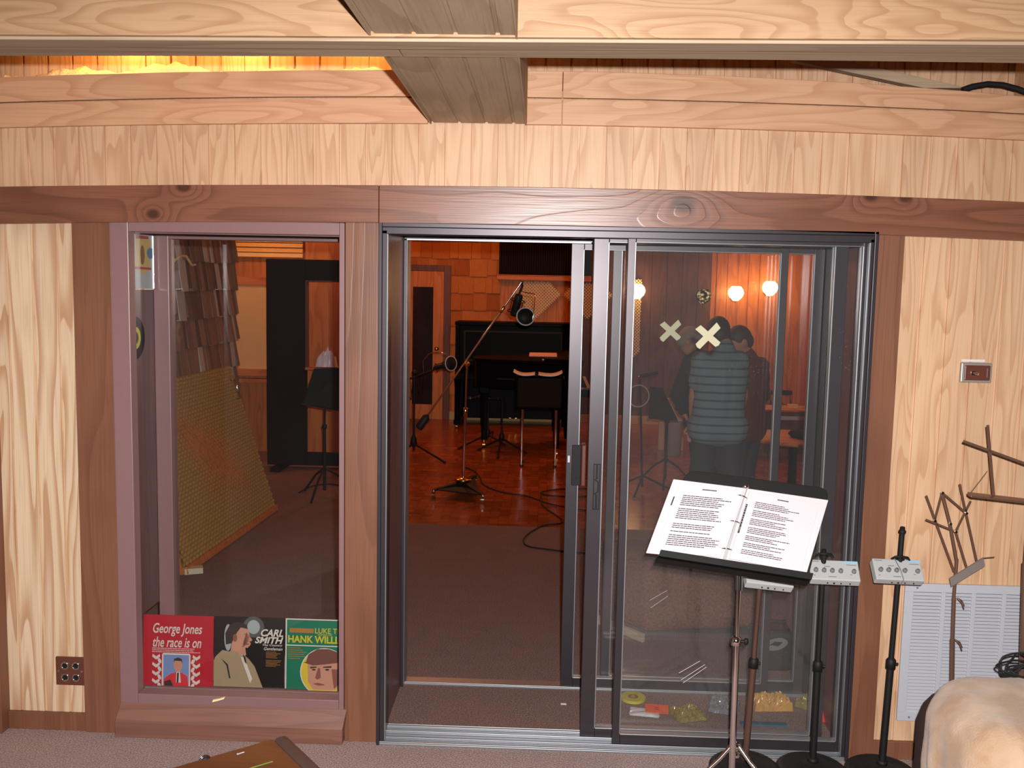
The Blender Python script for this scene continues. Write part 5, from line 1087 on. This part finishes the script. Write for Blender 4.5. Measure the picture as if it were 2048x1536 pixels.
q = at(1585, 815, ya+.15); q.z = zt_; b = MB(); b.box(q.x-.05, q.x+.05, q.y-.04, q.y+.04, zt_, zt_+.045); tag(obj('small_box', b, m_cream, None, .003), 'small cream box on the dark sideboard', 'box')
yb = 7.3; a, c = at(1552, 780, yb), at(1583, 826, yb); t = thing('chair', 'black chair back rising behind the dark sideboard', 'chair', ((a.x+c.x)/2, yb+.2, 0))
b = MB(); b.box(a.x-.06, c.x, yb-.02, yb+.03, .62, a.z); obj('backrest', b, m_blk, t, .03, 4)
b = MB(); b.box(a.x-.08, c.x+.02, yb-.02, yb+.42, .42, .48); obj('seat', b, m_blk, t, .02, 3)
for i in (0, 1):
    for j in (0, 1): b = MB(); x = (a.x-.05) if i == 0 else (c.x-.01); y = yb+.01+.36*j; b.cyl((x, y, 0), (x, y, .64 if j == 0 else .43), .014, n=10); obj('leg', b, m_chr, t)
# low upholstered seat right behind the glass
t = thing('low_seat', 'low brown upholstered seat with a pale base rail behind the sliding glass', 'seat', (.85, 1.35, 0))
A0 = V((.563, 1.14, 0)); B0 = V((.30, 1.45, 0)); C1 = V((1.20, 1.26, 0)); m_uph = carpet('brown_upholstery', rgb(128, 80, 54), rgb(92, 54, 36), 90, .3)
D1 = B0+(C1-A0)
b = MB(); b.prism([p_+V((0, 0, .05)) for p_ in (A0, C1, D1, B0)], (0, 0, .40)); obj('body', b, m_uph, t, .03, 4)
b = MB(); e = (A0-B0).normalized(); nn = V((e.y, -e.x, 0))*.02; b.hexa([B0, A0, A0+nn, B0+nn, B0+V((0, 0, .045)), A0+V((0, 0, .045)), A0+nn+V((0, 0, .04)), B0+nn+V((0, 0, .04))]); obj('base_rail', b, m_batt, t, .003)
b = MB(); b.box(.63, 1.12, 1.30, 1.42, 0, .05); obj('plinth', b, m_blk, t)
cc = V((1.12, 1.36, .452)); b = MB(); b.ell(cc+V((0, 0, .06)), (.19, .15, .06), 24, 12); tag(obj('cushion', b, plain('tan_cushion', rgb(150, 110, 84), .8), loc=cc), 'round tan cushion on the low brown seat', 'cushion')
q = atz(1570, 1310, 0); q = V((1.13, .86, 0)); t = thing('equipment_bag', 'black bag with a pale oval mark between the rear door and the brown seat', 'bag', q)
b = MB(); b.box(q.x-.10, q.x+.10, q.y-.06, q.y+.06, 0, .20); obj('body', b, m_rub, t, .03, 4)
b = MB(); f = Fr(V((q.x-.045, q.y-.062, .10)), (.11, 0, .02), (0, 0, .06), V((0, -1, 0))); f.oval(b, .5, .5, .5, .5, 0, .001); o = obj('oval_mark', b, m_greyd, t); b = MB(); f.poly(b, [(.2, .5), (.45, .75), (.8, .6), (.6, .3), (.4, .45)], .0015); obj('mark_motif', b, m_blk, o)
b = MB(); b.tube([q+V((-.07, -.03, .19)), q+V((-.05, -.05, .25)), q+V((.05, -.05, .25)), q+V((.07, -.03, .19))], .008, 8); obj('strap', b, m_rub, t)
# ---------------------------------------------------------------- people
def blob(name, mb, mat, parent, vox=.011, it=6):
    o = obj(name, mb, mat, None); r_ = o.modifiers.new('r', 'REMESH'); r_.mode = 'VOXEL'; r_.voxel_size = vox; r_.use_smooth_shade = True
    s_ = o.modifiers.new('s', 'SMOOTH'); s_.iterations = it; s_.factor = .5
    me = bpy.data.meshes.new_from_object(o.evaluated_get(bpy.context.evaluated_depsgraph_get())); bpy.data.objects.remove(o)
    n_ = bpy.data.objects.new(name, me); COL.objects.link(n_); me.name = name
    if parent:
        n_.parent = parent; L = origin(n_)
        for v in me.vertices: v.co -= L
    return n_
def cap(mb, pts, rs, n=14):
    pts = [V(p) for p in pts]; mb.tube(pts, rs, n)
    for p, r in zip(pts, rs): mb.ell(p, (r, r, r), 12, 8)
def hand(mb, w_, d, side):
    d = V(d).normalized(); s_ = d.cross(V((0, 0, 1))); s_ = s_.normalized() if s_.length > .1 else V((1, 0, 0)); n_ = s_.cross(d)
    pm = w_+d*.045; R_ = Matrix((s_, n_, d)).transposed(); mb.ell(pm, (.04, .018, .05), 12, 8, R_)
    for i, L_ in enumerate((.062, .072, .068, .052)):
        b0 = w_+d*.085+s_*(-.03+.02*i); cap(mb, [b0, b0+d*L_*.5-n_*.006, b0+d*L_*.85-n_*.028], [.0095, .009, .008], 8)
    b0 = w_+d*.03+s_*.034*side; cap(mb, [b0, b0+(s_*side*.6+d).normalized()*.035, b0+(s_*side*.35+d).normalized()*.062-n_*.01], [.0115, .0105, .009], 8)
def head(mb, hair, c, face, tilt_axis=None):
    # face: direction the face looks; the skull's up follows
    y_ = V(face).normalized(); z_ = V((0, 0, 1)); x_ = y_.cross(z_).normalized(); z_ = x_.cross(y_).normalized(); R_ = Matrix((x_, y_, z_)).transposed(); Q = lambda a, b_, d: c+R_ @ V((a, b_, d))
    mb.ell(c, (.074, .094, .10), 18, 12, R_); mb.ell(Q(0, .03, -.055), (.052, .062, .06), 14, 10, R_)
    mb.ell(Q(0, .098, -.012), (.013, .020, .024), 10, 8, R_); cap(mb, [Q(0, .088, .028), Q(0, .108, -.022)], [.008, .013], 8)
    for s_ in (-1, 1): mb.ell(Q(.076*s_, -.005, -.008), (.012, .022, .034), 10, 8, R_); mb.ell(Q(.032*s_, .078, .022), (.018, .012, .008), 8, 6, R_)
    mb.ell(Q(0, .088, -.058), (.024, .010, .008), 8, 6, R_)
    hair.ell(Q(0, -.016, .022), (.083, .096, .097), 18, 12, R_); hair.ell(Q(0, -.045, -.02), (.078, .066, .075), 16, 10, R_); hair.ell(Q(0, .05, .075), (.06, .045, .03), 12, 8, R_)
    return Q
m_skin = plain('skin', rgb(190, 132, 104), .55, 0, .4, .06)
def stripe_mat(name, a, b_, pitch):
    k = N(name); sp = k.n('SeparateXYZ', i_Vector=k.n('TexCoord').outputs['Object']); f = k.math('FRACT', k.math('DIVIDE', sp.outputs[2], pitch))
    s_ = k.math('MULTIPLY', k.sstep(f, .34, .42), k.math('SUBTRACT', 1, k.sstep(f, .58, .66))); nz = k.noise(k.coord(), 30, 3, .6)
    return k.bsdf(k.mix(k.math('MULTIPLY', s_, .75), a, b_), .85, 0, .1, nz, .3, .006)
def person(label, y, hipc, chest, sL_, sR_, neck, headc, face, elb, wri, hd, shirt_m, pants_m, hair_m, hairk=True, sleeve=.62, feet=None):
    P = {n_: V(p_) for n_, p_ in dict(h=hipc, c=chest, sl=sL_, sr=sR_, nk=neck).items()}
    t = thing('person', label, 'person', (P['h'].x, P['h'].y, 0)); sk = MB(); sh_ = MB(); pt = MB(); hr = MB()
    h, c = P['h'], P['c']; mid = h*.55+c*.45; ax = (P['sr']-P['sl']).normalized()
    for mb, e in ((sk, 0), (sh_, .014)):
        for s_ in (-1, 1):
            cap(mb, [h+ax*.07*s_+V((0, 0, .03)), mid+ax*.075*s_, c+ax*.085*s_], [.105+e, .095+e, .105+e])
        cap(mb, [h, mid, c], [.115+e, .11+e, .12+e])
        for s_ in (P['sl'], P['sr']): cap(mb, [c*.6+s_*.4+V((0, 0, .02)), s_], [.085+e, .062+e])
        cap(mb, [c+V((0, 0, .05)), P['nk']-V((0, 0, .025))], [.10+e, .062+e])
    cap(sh_, [h+ax*.08+V((0, 0, -.03)), h-ax*.08+V((0, 0, -.03))], [.142, .142])
    hc = V(headc); cap(sk, [P['nk']-V((0, 0, .05)), P['nk'], hc-V((0, 0, .05))], [.062, .058, .056])
    head(sk, hr, hc, face)
    for i, s_ in enumerate((P['sl'], P['sr'])):
        e_, w_ = V(elb[i]), V(wri[i]); cap(sk, [s_, s_*.5+e_*.5, e_], [.052, .047, .038]); cap(sk, [e_, e_*.6+w_*.4, w_], [.039, .037, .026]); hand(sk, w_, hd[i], 1 if i else -1)
        cap(sh_, [s_, s_*(1-sleeve)+e_*sleeve] if sleeve <= 1 else [s_, e_, e_*.15+w_*.85], [.068, .062] if sleeve <= 1 else [.068, .055, .042])
    for i, s_ in enumerate((-1, 1)):
        hp = h+ax*.085*s_-V((0, 0, .03)); f_ = V((h.x, h.y, 0))+ax*.11*s_ if not feet else V(feet[i]); f_.z = .08; kn = hp*.48+f_*.52+V((0, .0, 0))+V(face).normalized()*.03
        cap(sk, [hp, kn, f_], [.085, .055, .042]); cap(pt, [hp+V((0, 0, .01)), hp-V((0, 0, .03)), kn, V((f_.x, f_.y, .10))], [.11, .10, .075, .068])
        fd = V((face[0], face[1], 0)).normalized() if V((face[0], face[1], 0)).length > .1 else V((0, 1, 0))
        so = MB(); so.ell(V((f_.x, f_.y, .045))+fd*.06, (.048, .048, .044), 14, 8); so.ell(V((f_.x, f_.y, .04))+fd*.15, (.046, .055, .036), 14, 8); so.ell(V((f_.x, f_.y, .05)), (.046, .05, .048), 14, 8); blob('shoe', so, m_blk, t, .012, 3)
        sk.ell(V((f_.x, f_.y, .05))+fd*.07, (.038, .09, .034), 12, 8)
    cap(pt, [h+ax*.06-V((0, 0, .03)), h-ax*.06-V((0, 0, .03))], [.112, .112])
    bd_ = blob('body', sk, m_skin, t, .010, 4)
    so_ = blob('shirt', sh_, shirt_m, t, .012, 6); pa = blob('trousers', pt, pants_m, t, .013, 5)
    if hairk: blob('hair', hr, hair_m, t, .011, 4)
    return t
m_stripe = stripe_mat('striped_shirt', rgb(122, 136, 142), rgb(58, 70, 80), .056)
m_jean = plain('dark_jeans', rgb(58, 58, 62), .85, 0, .1); m_maroon = plain('maroon_shirt', rgb(112, 44, 34), .85, 0, .1); m_blks = plain('black_shirt', rgb(34, 34, 38), .85, 0, .1)
m_hd = plain('dark_hair', rgb(46, 34, 30), .6); m_hb = plain('brown_hair', rgb(70, 48, 38), .6); m_hg = plain('grey_hair', rgb(150, 130, 124), .6)
y = 3.1
person('person in a pale striped tee seen from behind, head bowed', y, at(1436, 846, y), at(1440, 745, y+.02), at(1402, 722, y+.02), at(1478, 722, y+.02), at(1449, 690, y+.06), at(1436, 666, y+.13), (-.15, 1, -.35),
       (at(1388, 792, y+.02), at(1486, 792, y+.1)), (at(1386, 846, y+.12), at(1476, 836, y+.28)), ((0, .4, -1), (-.2, .9, -.4)), m_stripe, m_jean, m_hd)
y = 3.75
person('person in a dark red shirt facing left, head bowed beside the striped tee', y, at(1490, 845, y), at(1500, 752, y-.02), at(1478, 728, y-.14), at(1520, 732, y+.14), at(1492, 705, y-.02), at(1478, 682, y-.04), (-.8, -.25, -.5),
       (at(1462, 790, y-.12), at(1527, 792, y+.06)), (at(1440, 806, y-.1), at(1490, 822, y)), ((-1, 0, -.2), (-1, -.1, -.2)), m_maroon, m_jean, m_hb, True, 1.5)
y = 4.35
person('person in black, pale head bowed, behind the left arm of the striped tee', y, at(1412, 838, y), at(1404, 745, y), at(1382, 722, y+.1), at(1422, 722, y-.1), at(1390, 702, y), at(1380, 681, y-.02), (.8, -.15, -.5),
       (at(1352, 792, y+.05), at(1430, 790, y-.1)), (at(1368, 828, y), at(1446, 806, y)), ((.6, 0, -.8), (1, 0, -.1)), m_blks, m_blks, m_hg, True, 1.5)
